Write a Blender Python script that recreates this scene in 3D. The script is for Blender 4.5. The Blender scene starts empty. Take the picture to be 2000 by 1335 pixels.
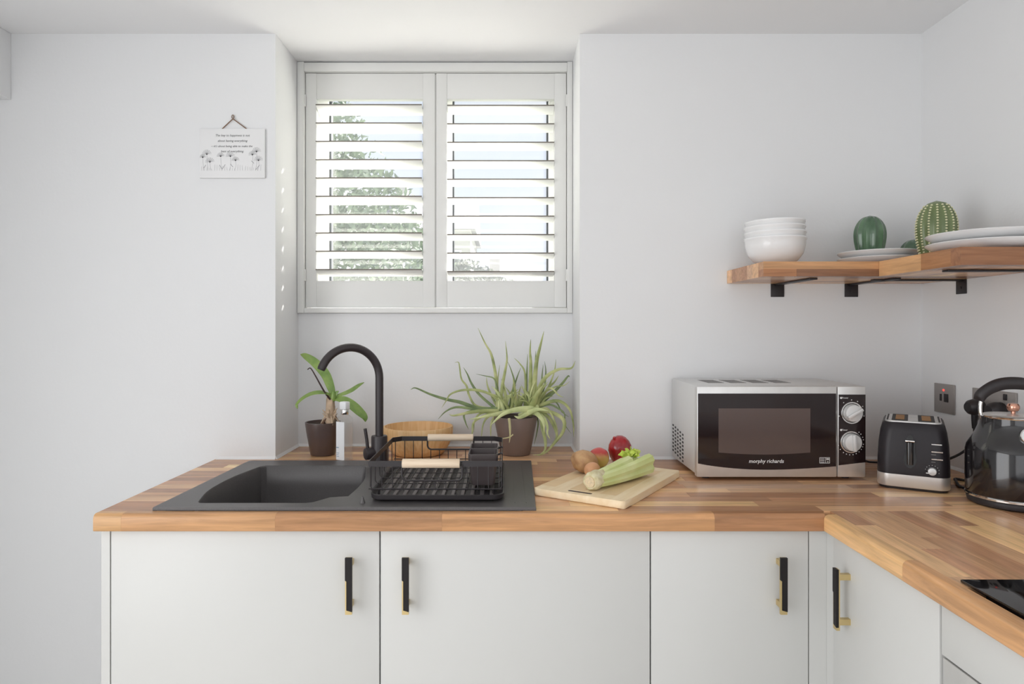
import bpy, bmesh, math, random
from mathutils import Vector, Matrix
random.seed(7)
PI = math.pi
scn = bpy.context.scene
C = scn.collection

# ------------------------------------------------------------------ camera
F = 1290.0                      # focal length in photo pixels (2000 wide)
VX, VY, CZ = 986.0, 641.0, 1.314
cam = bpy.data.cameras.new('camera')
cam.sensor_fit = 'HORIZONTAL'; cam.sensor_width = 36.0
cam.lens = F / 2000.0 * 36.0
cam.shift_x = (1000.0 - VX) / 2000.0
cam.shift_y = (VY - 667.5) / 2000.0
cam.clip_start = 0.02; cam.clip_end = 300
co = bpy.data.objects.new('camera', cam); C.objects.link(co)
co.location = (0, 0, CZ); co.rotation_euler = (PI / 2, 0, 0)
scn.camera = co

# ------------------------------------------------------------------ world, sun, added room fill lights, exposure
w = bpy.data.worlds.new('sky'); scn.world = w; w.use_nodes = True
nt = w.node_tree; nt.nodes.clear()
tc = nt.nodes.new('ShaderNodeTexCoord'); no = nt.nodes.new('ShaderNodeTexNoise')
no.inputs['Scale'].default_value = 3.2; no.inputs['Detail'].default_value = 5
nt.links.new(tc.outputs['Generated'], no.inputs['Vector'])
cr = nt.nodes.new('ShaderNodeValToRGB')
cr.color_ramp.elements[0].position = 0.42; cr.color_ramp.elements[0].color = (0.76, 0.84, 0.98, 1)
cr.color_ramp.elements[1].position = 0.62; cr.color_ramp.elements[1].color = (0.93, 0.94, 0.96, 1)
nt.links.new(no.outputs['Fac'], cr.inputs['Fac'])
bg = nt.nodes.new('ShaderNodeBackground'); bg.inputs['Strength'].default_value = 1.02
ow = nt.nodes.new('ShaderNodeOutputWorld')
nt.links.new(cr.outputs['Color'], bg.inputs['Color']); nt.links.new(bg.outputs[0], ow.inputs[0])

sl = bpy.data.lights.new('sun', 'SUN'); sl.energy = 24.0; sl.angle = math.radians(2.0); sl.color = (1, 0.97, 0.92)
so = bpy.data.objects.new('sun', sl); C.objects.link(so)
so.location = (3, 9, 9)
so.rotation_euler = Vector((-0.30, -0.72, -0.63)).to_track_quat('-Z', 'Y').to_euler()

al = bpy.data.lights.new('rear_fill_light', 'AREA'); al.shape = 'RECTANGLE'  # added fill light behind the camera for room brightness, no known window
al.size = 2.5; al.size_y = 1.75; al.energy = 15; al.color = (1.0, 0.99, 0.98)
ao = bpy.data.objects.new('rear_fill_light', al); C.objects.link(ao)
ao.location = (-0.15, -2.56, 1.22); ao.rotation_euler = (PI / 2, 0, 0)

al2 = bpy.data.lights.new('side_fill_light', 'AREA'); al2.shape = 'RECTANGLE'  # added fill light from the left, brightens the right wall
al2.size = 1.9; al2.size_y = 1.6; al2.energy = 29; al2.color = (1.0, 0.99, 0.98)
ao2 = bpy.data.objects.new('side_fill_light', al2); C.objects.link(ao2)
ao2.location = (-1.70, -0.20, 1.22); ao2.rotation_euler = (PI / 2, 0, -PI / 2)

vs = scn.view_settings
vs.view_transform = 'Standard'; vs.look = 'None'; vs.gamma = 1.0; vs.use_curve_mapping = False
vs.exposure = -0.05

def XX(px, d): return (px - VX) * d / F
def ZZ(py, d): return CZ - (py - VY) * d / F
def P(px, py, d): return Vector((XX(px, d), d, ZZ(py, d)))

# ------------------------------------------------------------------ materials
def s2l(c):
    c = c / 255.0
    return c / 12.92 if c <= 0.04045 else ((c + 0.055) / 1.055) ** 2.4
def rgb(r, g, b): return (s2l(r), s2l(g), s2l(b), 1.0)

M = {}
def mat(name, col, rough=0.5, metal=0.0, spec=0.5, coat=0.0, bump=0.0, bscale=200.0, vary=0.0, vscale=8.0, trans=0.0, emit=None):
    m = bpy.data.materials.new(name); m.use_nodes = True
    n = m.node_tree; b = n.nodes['Principled BSDF']
    b.inputs['Base Color'].default_value = col
    b.inputs['Roughness'].default_value = rough
    b.inputs['Metallic'].default_value = metal
    b.inputs['Specular IOR Level'].default_value = spec
    b.inputs['Coat Weight'].default_value = coat
    b.inputs['Coat Roughness'].default_value = 0.05
    b.inputs['Transmission Weight'].default_value = trans
    if emit:
        b.inputs['Emission Color'].default_value = emit[0]; b.inputs['Emission Strength'].default_value = emit[1]
    t = n.nodes.new('ShaderNodeTexCoord')
    if vary > 0:
        x = n.nodes.new('ShaderNodeTexNoise'); x.inputs['Scale'].default_value = vscale; x.inputs['Detail'].default_value = 4
        n.links.new(t.outputs['Object'], x.inputs['Vector'])
        h = n.nodes.new('ShaderNodeHueSaturation'); h.inputs['Color'].default_value = col
        mr = n.nodes.new('ShaderNodeMapRange')
        mr.inputs[1].default_value = 0.3; mr.inputs[2].default_value = 0.7
        mr.inputs[3].default_value = 1 - vary; mr.inputs[4].default_value = 1 + vary
        n.links.new(x.outputs['Fac'], mr.inputs[0]); n.links.new(mr.outputs[0], h.inputs['Value'])
        n.links.new(h.outputs[0], b.inputs['Base Color'])
    if bump > 0:
        x = n.nodes.new('ShaderNodeTexNoise'); x.inputs['Scale'].default_value = bscale; x.inputs['Detail'].default_value = 3
        n.links.new(t.outputs['Object'], x.inputs['Vector'])
        bp = n.nodes.new('ShaderNodeBump'); bp.inputs['Strength'].default_value = bump; bp.inputs['Distance'].default_value = 0.002
        n.links.new(x.outputs['Fac'], bp.inputs['Height']); n.links.new(bp.outputs[0], b.inputs['Normal'])
    M[name] = m
    return m

def ramp_mat(name, stops, axis_scale, rough=0.5, noise=1.0, detail=3, coat=0.0, spec=0.5, coord='Object', distort=0.0):
    """noise stretched along an axis -> colour ramp (grain, mottling)"""
    m = bpy.data.materials.new(name); m.use_nodes = True
    n = m.node_tree; b = n.nodes['Principled BSDF']
    b.inputs['Roughness'].default_value = rough; b.inputs['Coat Weight'].default_value = coat
    b.inputs['Specular IOR Level'].default_value = spec
    t = n.nodes.new('ShaderNodeTexCoord'); mp = n.nodes.new('ShaderNodeMapping')
    mp.inputs['Scale'].default_value = axis_scale
    x = n.nodes.new('ShaderNodeTexNoise'); x.inputs['Scale'].default_value = noise; x.inputs['Detail'].default_value = detail
    x.inputs['Distortion'].default_value = distort
    r = n.nodes.new('ShaderNodeValToRGB')
    els = r.color_ramp.elements
    els[0].position, els[0].color = stops[0]; els[1].position, els[1].color = stops[-1]
    for p, c in stops[1:-1]:
        e = els.new(p); e.color = c
    n.links.new(t.outputs[coord], mp.inputs[0]); n.links.new(mp.outputs[0], x.inputs['Vector'])
    n.links.new(x.outputs['Fac'], r.inputs['Fac']); n.links.new(r.outputs[0], b.inputs['Base Color'])
    M[name] = m
    return m

def stave_mat(name, scale, rough):
    """laminate wood: object colour per stave times stretched grain"""
    m = bpy.data.materials.new(name); m.use_nodes = True
    n = m.node_tree; b = n.nodes['Principled BSDF']
    b.inputs['Roughness'].default_value = rough
    b.inputs['Specular IOR Level'].default_value = 0.45
    oi = n.nodes.new('ShaderNodeObjectInfo')
    t = n.nodes.new('ShaderNodeTexCoord'); mp = n.nodes.new('ShaderNodeMapping'); mp.inputs['Scale'].default_value = scale
    cv = n.nodes.new('ShaderNodeCombineXYZ')
    ml = n.nodes.new('ShaderNodeMath'); ml.operation = 'MULTIPLY'; ml.inputs[1].default_value = 37.0
    n.links.new(oi.outputs['Random'], ml.inputs[0])
    for k in range(3): n.links.new(ml.outputs[0], cv.inputs[k])
    n.links.new(cv.outputs[0], mp.inputs['Location'])
    n.links.new(t.outputs['Object'], mp.inputs['Vector'])
    x = n.nodes.new('ShaderNodeTexNoise'); x.inputs['Scale'].default_value = 1.0; x.inputs['Detail'].default_value = 6
    x.inputs['Roughness'].default_value = 0.6; x.inputs['Distortion'].default_value = 0.6
    n.links.new(mp.outputs[0], x.inputs['Vector'])
    mr = n.nodes.new('ShaderNodeMapRange'); mr.inputs[1].default_value = 0.3; mr.inputs[2].default_value = 0.7
    mr.inputs[3].default_value = 0.72; mr.inputs[4].default_value = 1.22
    n.links.new(x.outputs['Fac'], mr.inputs[0])
    h = n.nodes.new('ShaderNodeHueSaturation'); h.inputs['Saturation'].default_value = 1.05
    n.links.new(oi.outputs['Color'], h.inputs['Color']); n.links.new(mr.outputs[0], h.inputs['Value'])
    n.links.new(h.outputs[0], b.inputs['Base Color'])
    M[name] = m

mat('wall', (0.83, 0.835, 0.84, 1), 0.85, spec=0.2, bump=0.15, bscale=90)
mat('ceiling', (0.89, 0.893, 0.9, 1), 0.9, spec=0.2)
mat('sealant', (0.86, 0.86, 0.86, 1), 0.4)
mat('floor', rgb(232, 228, 222), 0.5, vary=0.08)
mat('cabinet', rgb(210, 210, 207), 0.38, spec=0.4)
mat('carcass', rgb(222, 222, 220), 0.5)
mat('shutter', rgb(236, 236, 233), 0.4, spec=0.4)
mat('louvre_shade_line', rgb(122, 116, 108), 0.6)  # shade line on the louvre fronts, put in as colour
mat('upvc', rgb(240, 240, 238), 0.35)
mat('gasket', rgb(70, 74, 78), 0.6)
mat('black_metal', rgb(40, 35, 37), 0.42, spec=0.5)
mat('black_tap', rgb(50, 43, 45), 0.38, spec=0.5)
mat('composite', rgb(86, 83, 83), 0.38, spec=0.5, vary=0.12, vscale=400, bump=0.1, bscale=900)
mat('black_plastic', rgb(44, 40, 42), 0.5)
mat('tray_grey', rgb(112, 106, 105), 0.45)
mat('holder_plastic', rgb(76, 68, 68), 0.45)
mat('inlay_black', rgb(30, 26, 27), 0.5, spec=0.3)
mat('black_gloss', rgb(24, 21, 23), 0.12, coat=0.6)
mat('black_glass', rgb(36, 25, 25), 0.06, spec=0.42)
mat('window_mesh', rgb(92, 78, 74), 0.12, spec=0.4)
mat('toaster_black', rgb(38, 34, 38), 0.40, spec=0.35)
mat('hob_glass', rgb(18, 17, 18), 0.04, spec=0.5)
mat('steel', rgb(222, 221, 219), 0.34, metal=0.75, vary=0.04, vscale=30)
mat('silver_paint', rgb(218, 218, 217), 0.35, metal=0.25)
mat('chrome', rgb(225, 224, 222), 0.1, metal=1.0)
mat('copper', rgb(214, 160, 138), 0.14, metal=1.0)
mat('gold', rgb(214, 192, 140), 0.28, metal=0.85)
mat('nickel', rgb(160, 154, 150), 0.34, metal=0.45)
mat('neon', rgb(230, 60, 60), 0.4, emit=(rgb(255, 60, 50), 2.5))
mat('ceramic', rgb(238, 238, 238), 0.22, coat=0.3)
mat('pot_brown', rgb(86, 71, 67), 0.3, coat=0.2)
mat('pot_taupe', rgb(128, 110, 102), 0.42)
mat('soil', rgb(62, 46, 38), 0.95, bump=1.0, bscale=120, vary=0.3, vscale=90)
mat('root', rgb(104, 74, 56), 0.8)
mat('bark_pale', rgb(196, 172, 146), 0.85, vary=0.2, vscale=60)
mat('stem_dark', rgb(62, 44, 42), 0.6)
mat('label_white', rgb(242, 243, 245), 0.5)
mat('label_print', rgb(150, 170, 190), 0.6)
mat('board', rgb(234, 204, 160), 0.55, vary=0.05, vscale=20)
mat('twine', rgb(132, 104, 84), 0.9)
mat('sign_white', rgb(236, 236, 236), 0.6)
mat('ink', rgb(70, 70, 72), 0.8)
mat('ink_light', rgb(140, 140, 142), 0.8)
mat('white_print', rgb(232, 232, 232), 0.5)
mat('crumb', rgb(170, 120, 50), 0.5, metal=0.4)
mat('trunk', rgb(120, 105, 92), 0.9)
mat('render_wall', rgb(196, 194, 192), 0.9)
mat('slate', rgb(146, 146, 152), 0.8, vary=0.1)
mat('far_glass', rgb(150, 160, 170), 0.2)
mat('ground', rgb(170, 176, 160), 0.95, vary=0.1)
mat('vent_dark', rgb(40, 38, 38), 0.6)
mat('vent_grey', rgb(130, 128, 126), 0.5)
mat('cut_end', rgb(226, 206, 170), 0.7, vary=0.12, vscale=200)
mat('egg', rgb(214, 158, 116), 0.5, vary=0.05, vscale=60)
mat('spine', rgb(232, 228, 190), 0.6)
stave_mat('stave_x', (5.0, 75.0, 75.0), 0.27)
stave_mat('stave_y', (75.0, 5.0, 75.0), 0.26)
ramp_mat('pale_wood', [(0.3, rgb(224, 200, 172)), (0.7, rgb(240, 222, 198))], (10, 160, 160), 0.6, 1.0)
ramp_mat('bowl_wood', [(0.25, rgb(222, 174, 118)), (0.5, rgb(236, 192, 136)), (0.75, rgb(244, 208, 158))], (120, 120, 6), 0.5, 1.0)
ramp_mat('bamboo', [(0.3, rgb(228, 196, 150)), (0.7, rgb(240, 212, 172))], (60, 6, 60), 0.55, 1.0)
ramp_mat('bamboo_end', [(0.3, rgb(240, 214, 172)), (0.7, rgb(250, 230, 196))], (6, 60, 60), 0.55, 1.0)
ramp_mat('orchid_leaf', [(0.3, rgb(104, 136, 62)), (0.7, rgb(156, 180, 98))], (20, 20, 20), 0.4, 1.0, coat=0.2)
ramp_mat('aloe', [(0.25, rgb(124, 136, 84)), (0.5, rgb(168, 176, 114)), (0.75, rgb(206, 206, 148))], (26, 26, 26), 0.5, 1.0)
ramp_mat('aloe_pale', [(0.3, rgb(184, 198, 134)), (0.7, rgb(222, 226, 168))], (26, 26, 26), 0.5, 1.0)
ramp_mat('aloe_dark', [(0.3, rgb(96, 116, 76)), (0.7, rgb(140, 156, 102))], (26, 26, 26), 0.5, 1.0)
mat('aloe_dry', rgb(206, 200, 150), 0.7)
ramp_mat('potato', [(0.3, rgb(168, 122, 84)), (0.55, rgb(198, 156, 112)), (0.75, rgb(212, 172, 126))], (40, 40, 40), 0.65, 1.0, 5)
ramp_mat('apple', [(0.40, rgb(212, 184, 100)), (0.60, rgb(214, 160, 96)), (0.78, rgb(200, 70, 66))], (1, 1, 1), 0.35, 1.0, 4, coat=0.3)
_n = M['apple'].node_tree
_t = [q for q in _n.nodes if q.type == 'TEX_COORD'][0]; _r = [q for q in _n.nodes if q.type == 'VALTORGB'][0]; _x = [q for q in _n.nodes if q.type == 'TEX_NOISE'][0]
_x.inputs['Scale'].default_value = 60
_s = _n.nodes.new('ShaderNodeSeparateXYZ'); _n.links.new(_t.outputs['Generated'], _s.inputs[0])
_a = _n.nodes.new('ShaderNodeMath'); _a.operation = 'MULTIPLY_ADD'; _a.inputs[1].default_value = 0.35
_n.links.new(_x.outputs['Fac'], _a.inputs[0]); _n.links.new(_s.outputs['Z'], _a.inputs[2])
_b = _n.nodes.new('ShaderNodeMath'); _b.operation = 'SUBTRACT'; _b.inputs[1].default_value = 0.175
_n.links.new(_a.outputs[0], _b.inputs[0]); _n.links.new(_b.outputs[0], _r.inputs['Fac'])
ramp_mat('red_skin', [(0.3, rgb(140, 18, 26)), (0.7, rgb(186, 34, 42))], (25, 25, 25), 0.22, 1.0, coat=0.5)
ramp_mat('celery', [(0.3, rgb(206, 218, 138)), (0.6, rgb(228, 234, 172)), (0.8, rgb(234, 236, 196))], (14, 14, 14), 0.45, 1.0)
ramp_mat('celery_leaf', [(0.3, rgb(170, 196, 60)), (0.7, rgb(214, 226, 110))], (60, 60, 60), 0.5, 1.0)
ramp_mat('celery_root', [(0.3, rgb(208, 196, 150)), (0.7, rgb(236, 228, 196))], (80, 80, 80), 0.7, 1.0)
ramp_mat('cactus_dark', [(0.3, rgb(62, 92, 66)), (0.7, rgb(98, 128, 98))], (30, 30, 12), 0.25, 1.0, coat=0.5)
ramp_mat('cactus_light', [(0.3, rgb(88, 104, 62)), (0.7, rgb(124, 138, 92))], (30, 30, 12), 0.35, 1.0, coat=0.3)
ramp_mat('foliage', [(0.3, rgb(96, 114, 96)), (0.55, rgb(134, 150, 128)), (0.75, rgb(166, 178, 156))], (6, 6, 6), 0.8, 1.0)
ramp_mat('foliage_grey', [(0.3, rgb(110, 116, 112)), (0.7, rgb(160, 164, 156))], (6, 6, 6), 0.8, 1.0)

def glass_mat(name, veil):
    m = bpy.data.materials.new(name); m.use_nodes = True
    n = m.node_tree; n.nodes.clear()
    o = n.nodes.new('ShaderNodeOutputMaterial')
    tr = n.nodes.new('ShaderNodeBsdfTransparent'); tl = n.nodes.new('ShaderNodeBsdfTranslucent')
    tl.inputs['Color'].default_value = (0.95, 0.97, 1, 1)
    gl = n.nodes.new('ShaderNodeBsdfGlossy'); gl.inputs['Roughness'].default_value = 0.02
    lw = n.nodes.new('ShaderNodeLayerWeight'); lw.inputs['Blend'].default_value = 0.5
    fr = n.nodes.new('ShaderNodeMapRange'); fr.inputs[1].default_value = 0.3; fr.inputs[3].default_value = 0.04; fr.inputs[4].default_value = 0.45
    n.links.new(lw.outputs['Facing'], fr.inputs[0])
    m1 = n.nodes.new('ShaderNodeMixShader'); m1.inputs[0].default_value = veil
    m2 = n.nodes.new('ShaderNodeMixShader')
    n.links.new(tr.outputs[0], m1.inputs[1]); n.links.new(tl.outputs[0], m1.inputs[2])
    n.links.new(fr.outputs[0], m2.inputs[0]); n.links.new(m1.outputs[0], m2.inputs[1]); n.links.new(gl.outputs[0], m2.inputs[2])
    n.links.new(m2.outputs[0], o.inputs[0])
    M[name] = m
glass_mat('pane', 0.016)
glass_mat('bottle', 0.10)

# ------------------------------------------------------------------ mesh helpers
ORG = {}
def catmull(pts, n=6):
    pts = [Vector(p) for p in pts]
    if len(pts) < 3: 
        return [pts[0].lerp(pts[-1], k / n) for k in range(n + 1)]
    out = []
    e = [pts[0] * 2 - pts[1]] + pts + [pts[-1] * 2 - pts[-2]]
    for i in range(1, len(e) - 2):
        p0, p1, p2, p3 = e[i - 1], e[i], e[i + 1], e[i + 2]
        for k in range(n):
            t = k / n
            out.append(0.5 * ((2 * p1) + (p2 - p0) * t + (2 * p0 - 5 * p1 + 4 * p2 - p3) * t * t + (3 * p1 - p0 - 3 * p2 + p3) * t ** 3))
    out.append(pts[-1])
    return out

class MB:
    def __init__(s): s.bm = bmesh.new()
    def _merge(s, b):
        me = bpy.data.meshes.new('tmp'); b.to_mesh(me); b.free(); s.bm.from_mesh(me); bpy.data.meshes.remove(me)
        return s
    def box(s, x0, x1, y0, y1, z0, z1, bev=0.0, seg=2, rot=None):
        b = bmesh.new()
        bmesh.ops.create_cube(b, size=1)
        cx, cy, cz = (x0 + x1) / 2, (y0 + y1) / 2, (z0 + z1) / 2
        for v in b.verts:
            v.co = Vector((v.co.x * (x1 - x0), v.co.y * (y1 - y0), v.co.z * (z1 - z0)))
        if bev > 0: bmesh.ops.bevel(b, geom=b.edges[:], offset=bev, segments=seg, affect='EDGES', profile=0.5)
        if rot is not None: bmesh.ops.transform(b, matrix=rot, verts=b.verts[:])
        for v in b.verts: v.co += Vector((cx, cy, cz))
        return s._merge(b)
    def cyl(s, p0, p1, r0, r1=None, seg=24, bev=0.0):
        r1 = r0 if r1 is None else r1
        p0, p1 = Vector(p0), Vector(p1); d = p1 - p0
        b = bmesh.new()
        bmesh.ops.create_cone(b, cap_ends=True, segments=seg, radius1=r0, radius2=r1, depth=d.length)
        if bev > 0:
            ed = [e for e in b.edges if all(len(f.verts) > 4 for f in e.link_faces) is False and any(len(f.verts) > 4 for f in e.link_faces)]
            bmesh.ops.bevel(b, geom=ed, offset=bev, segments=2, affect='EDGES', profile=0.5)
        q = d.to_track_quat('Z', 'Y').to_matrix().to_4x4()
        bmesh.ops.transform(b, matrix=Matrix.Translation((p0 + p1) / 2) @ q, verts=b.verts[:])
        return s._merge(b)
    def rings(s, rings, cap0=True, cap1=True, closed=False):
        b = bmesh.new()
        vr = [[b.verts.new(p) for p in r] for r in rings]
        m = len(vr)
        for i in range(m if closed else m - 1):
            a, c = vr[i], vr[(i + 1) % m]; n = len(a)
            for j in range(n):
                try: b.faces.new((a[j], a[(j + 1) % n], c[(j + 1) % n], c[j]))
                except ValueError: pass
        if not closed:
            if cap0: b.faces.new(vr[0][::-1])
            if cap1: b.faces.new(vr[-1])
        bmesh.ops.remove_doubles(b, verts=b.verts[:], dist=1e-6)
        bmesh.ops.recalc_face_normals(b, faces=b.faces[:])
        return s._merge(b)
    def lathe(s, prof, c=(0, 0, 0), seg=40, closed=False, fn=None):
        c = Vector(c); rs = []
        for r, z in prof:
            r = max(r, 1e-5)
            ring = []
            for k in range(seg):
                a = 2 * PI * k / seg
                rr = r * (fn(a, z) if fn else 1)
                ring.append(c + Vector((rr * math.cos(a), rr * math.sin(a), z)))
            rs.append(ring)
        return s.rings(rs, closed=closed)
    def tube(s, pts, r, seg=8, smooth=0, closed=False):
        pts = catmull(pts, smooth) if smooth else [Vector(p) for p in pts]
        n = len(pts); rr = r if isinstance(r, (list, tuple)) else [r] * n
        if len(rr) != n: rr = [rr[0] + (rr[-1] - rr[0]) * i / (n - 1) for i in range(n)]
        rs = []; ref = None
        for i, p in enumerate(pts):
            if closed: t = (pts[(i + 1) % n] - pts[i - 1]).normalized()
            else: t = (pts[min(i + 1, n - 1)] - pts[max(i - 1, 0)]).normalized()
            if ref is None:
                ref = Vector((0, 0, 1)) if abs(t.z) < 0.9 else Vector((0, 1, 0))
            u = (ref - t * ref.dot(t)).normalized(); v = t.cross(u); ref = u
            rs.append([p + (u * math.cos(2 * PI * k / seg) + v * math.sin(2 * PI * k / seg)) * rr[i] for k in range(seg)])
        return s.rings(rs, closed=closed)
    def ribbon(s, pts, wfun, th, n=(0, -1, 0), seg=8, smooth=6, fold=0.0):
        pts = catmull(pts, smooth); n = Vector(n); m = len(pts); rs = []
        for i, p in enumerate(pts):
            t = (pts[min(i + 1, m - 1)] - pts[max(i - 1, 0)]).normalized()
            sd = t.cross(n)
            if sd.length < 0.05: sd = t.cross(Vector((0.3, 0.2, 1)))
            sd.normalize(); nn = sd.cross(t).normalized()
            f = i / (m - 1); ww = wfun(f) / 2; hh = th(f) / 2 if callable(th) else th / 2
            ring = []
            for k in range(seg):
                a = 2 * PI * k / seg
                ca, sa = math.cos(a), math.sin(a)
                ring.append(p + sd * ww * ca + nn * (hh * sa + fold * ww * abs(ca)))
            rs.append(ring)
        return s.rings(rs)
    def prism(s, poly, fn, h):
        """poly = 2d points, fn(u,v,h)->3d ; extrude from 0 to h"""
        return s.rings([[Vector(fn(u, v, 0)) for u, v in poly], [Vector(fn(u, v, h)) for u, v in poly]])
    def build(s, name, m, parent=None, loc=None, smooth=True, angle=38, shift=None):
        bm = s.bm
        org = Vector((0, 0, 0))
        if parent is not None: org = ORG.get(parent.name, Vector((0, 0, 0)))
        elif loc is not None: org = Vector(loc)
        for v in bm.verts: v.co -= org
        for f in bm.faces: f.smooth = smooth
        lim = math.radians(angle)
        for e in bm.edges:
            if len(e.link_faces) == 2:
                try: e.smooth = e.calc_face_angle(0) < lim
                except Exception: pass
        me = bpy.data.meshes.new(name); bm.to_mesh(me); bm.free()
        me.materials.append(M[m] if isinstance(m, str) else m)
        o = bpy.data.objects.new(name, me); C.objects.link(o)
        if parent is not None:
            o.parent = parent; ORG[o.name] = org
        else:
            o.location = org; ORG[o.name] = org
        return o

def tag(o, label, cat, group=None):
    o['label'] = label; o['category'] = cat
    if group: o['group'] = group
    return o
def thing(name, label, cat, loc=(0, 0, 0), group=None, local=False, rz=0.0):
    o = bpy.data.objects.new(name, None); C.objects.link(o)
    o.empty_display_size = 0.05
    o.location = loc; o.rotation_euler = (0, 0, rz)
    ORG[o.name] = Vector((0, 0, 0)) if local else Vector(loc)
    return tag(o, label, cat, group)
def struct(o, label=None):
    o['kind'] = 'structure'
    if label: o['label'] = label
    return o
def textmesh(name, txt, size, m, parent, mx, shear=0.0, align='CENTER', ext=0.0002, bold=0.0):
    cu = bpy.data.curves.new('txt', 'FONT'); cu.body = txt; cu.size = size; cu.align_x = align; cu.align_y = 'CENTER'
    cu.shear = shear; cu.extrude = ext; cu.offset = bold; cu.resolution_u = 2
    t = bpy.data.objects.new('txt', cu); C.objects.link(t)
    bpy.context.view_layer.update()
    dg = bpy.context.evaluated_depsgraph_get()
    me = bpy.data.meshes.new_from_object(t.evaluated_get(dg))
    bpy.data.objects.remove(t); bpy.data.curves.remove(cu)
    me.transform(mx); org = ORG.get(parent.name, Vector((0, 0, 0)))
    me.transform(Matrix.Translation(-org))
    me.materials.clear(); me.materials.append(M[m]); me.name = name
    o = bpy.data.objects.new(name, me); C.objects.link(o); o.parent = parent; ORG[o.name] = org
    return o
def rrect(cx, cy, wx, wy, r, z, n=6):
    out = []
    for qx, qy, a0 in ((1, 1, 0), (-1, 1, PI / 2), (-1, -1, PI), (1, -1, 1.5 * PI)):
        for k in range(n + 1):
            a = a0 + PI / 2 * k / n
            out.append(Vector((cx + qx * (wx / 2 - r) + r * math.cos(a), cy + qy * (wy / 2 - r) + r * math.sin(a), z)))
    return out

# ------------------------------------------------------------------ main dimensions
YW, YN = 2.04, 2.265            # wall face, niche back face
XR = 1.287                      # right wall face
XL = -1.76                      # left wall face
ZC = 2.2235                     # ceiling
ZT = 0.91; TH = 0.038           # worktop top, thickness
YF = 1.436                      # worktop front edge (back run)
XF = 0.694                      # worktop front edge (right run)
XDR = 0.708                     # door face of the right run
NL, NR = -0.7085, 0.2315        # niche sides
YO = 2.455                       # outside face of the wall

# ------------------------------------------------------------------ structure
struct(MB().box(XL - 0.2, XR + 0.2, -2.8, YO, -0.1, 0.0).build('floor', 'floor'))
struct(MB().box(XL - 0.2, XR + 0.2, -2.8, YO, ZC, ZC + 0.15).build('ceiling', 'ceiling'))
wb = MB()
wb.box(XL - 0.2, NL, YW, YO, 0, ZC); wb.box(NR, XR + 0.2, YW, YO, 0, ZC)
wb.box(NL, NR, YN, YO, 0, 1.366)
struct(wb.build('wall_back', 'wall', smooth=False))
struct(MB().box(XR, XR + 0.2, -2.8, YW, 0, ZC).build('wall_right', 'wall', smooth=False))
wl = MB()
wl.box(XL - 0.2, XL, -2.8, -1.17, 0, ZC); wl.box(XL - 0.2, XL, 0.77, YW, 0, ZC)
wl.box(XL - 0.2, XL, -1.17, 0.77, 0, 0.40); wl.box(XL - 0.2, XL, -1.17, 0.77, 2.04, ZC)
struct(wl.build('wall_left', 'wall', smooth=False))
wr = MB()
wr.box(XL, XR, -2.8, -2.62, 0, 0.32); wr.box(XL, XR, -2.8, -2.62, 2.12, ZC)
wr.box(XL, -1.42, -2.8, -2.62, 0.32, 2.12); wr.box(1.12, XR, -2.8, -2.62, 0.32, 2.12)
struct(wr.build('wall_rear', 'wall', smooth=False))
# boxed pipe casing high on the left
bx = MB().box(XL, -1.524, 0.9, YW, 2.019, ZC, 0.002)
struct(bx.build('trim_1', 'wall', smooth=False), 'white boxed casing under the ceiling')
# white sealant bead where worktop meets the walls
sb = MB()
def bead(a, b2, nrm):
    a, b2, nrm = Vector(a), Vector(b2), Vector(nrm)
    rs = []
    for p in (a, b2):
        rs.append([p + Vector((0, 0, 0.0004)), p + nrm * 0.006 + Vector((0, 0, 0.0004)), p + Vector((0, 0, 0.009))])
    sb.rings(rs)
bead((-0.89, YW, ZT), (NL, YW, ZT), (0, -1, 0)); bead((NL, YW, ZT), (NL, YN, ZT), (1, 0, 0))
bead((NL, YN, ZT), (NR, YN, ZT), (0, -1, 0)); bead((NR, YN, ZT), (NR, YW, ZT), (-1, 0, 0))
bead((NR, YW, ZT), (XR, YW, ZT), (0, -1, 0)); bead((XR, YW, ZT), (XR, 0.5, ZT), (-1, 0, 0))
struct(sb.build('trim_2', 'sealant', smooth=False), 'white sealant bead along the worktop')

# window behind the shutters
YG = 2.41
win = bpy.data.objects.new('window_1', None); C.objects.link(win); win.location = (-0.24, YG, 1.366); ORG[win.name] = Vector(win.location)
struct(win, 'white framed window behind the shutters')
gx0, gx1, gz0, gz1 = -0.637, 0.158, 1.44, 2.165
f = MB()
f.box(NL, gx0, YG - 0.03, YG + 0.04, 1.366, ZC, 0.003); f.box(gx1, NR, YG - 0.03, YG + 0.04, 1.366, ZC, 0.003)
f.box(gx0, gx1, YG - 0.03, YG + 0.04, 1.366, gz0, 0.003); f.box(gx0, gx1, YG - 0.03, YG + 0.04, gz1, ZC, 0.003)
f.box(-0.292, -0.190, YG - 0.03, YG + 0.04, gz0, gz1, 0.003)
f.build('window_frame', 'upvc', win)
for a, b in ((gx0, -0.292), (-0.190, gx1)):
    g = MB()
    g.box(a, a + 0.006, YG - 0.012, YG + 0.012, gz0, gz1); g.box(b - 0.006, b, YG - 0.012, YG + 0.012, gz0, gz1)
    g.box(a + 0.006, b - 0.006, YG - 0.012, YG + 0.012, gz0, gz0 + 0.006); g.box(a + 0.006, b - 0.006, YG - 0.012, YG + 0.012, gz1 - 0.006, gz1)
    g.build('gasket', 'gasket', win)
    MB().box(a + 0.006, b - 0.006, YG - 0.002, YG + 0.002, gz0 + 0.006, gz1 - 0.006).build('pane', 'pane', win)

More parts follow.
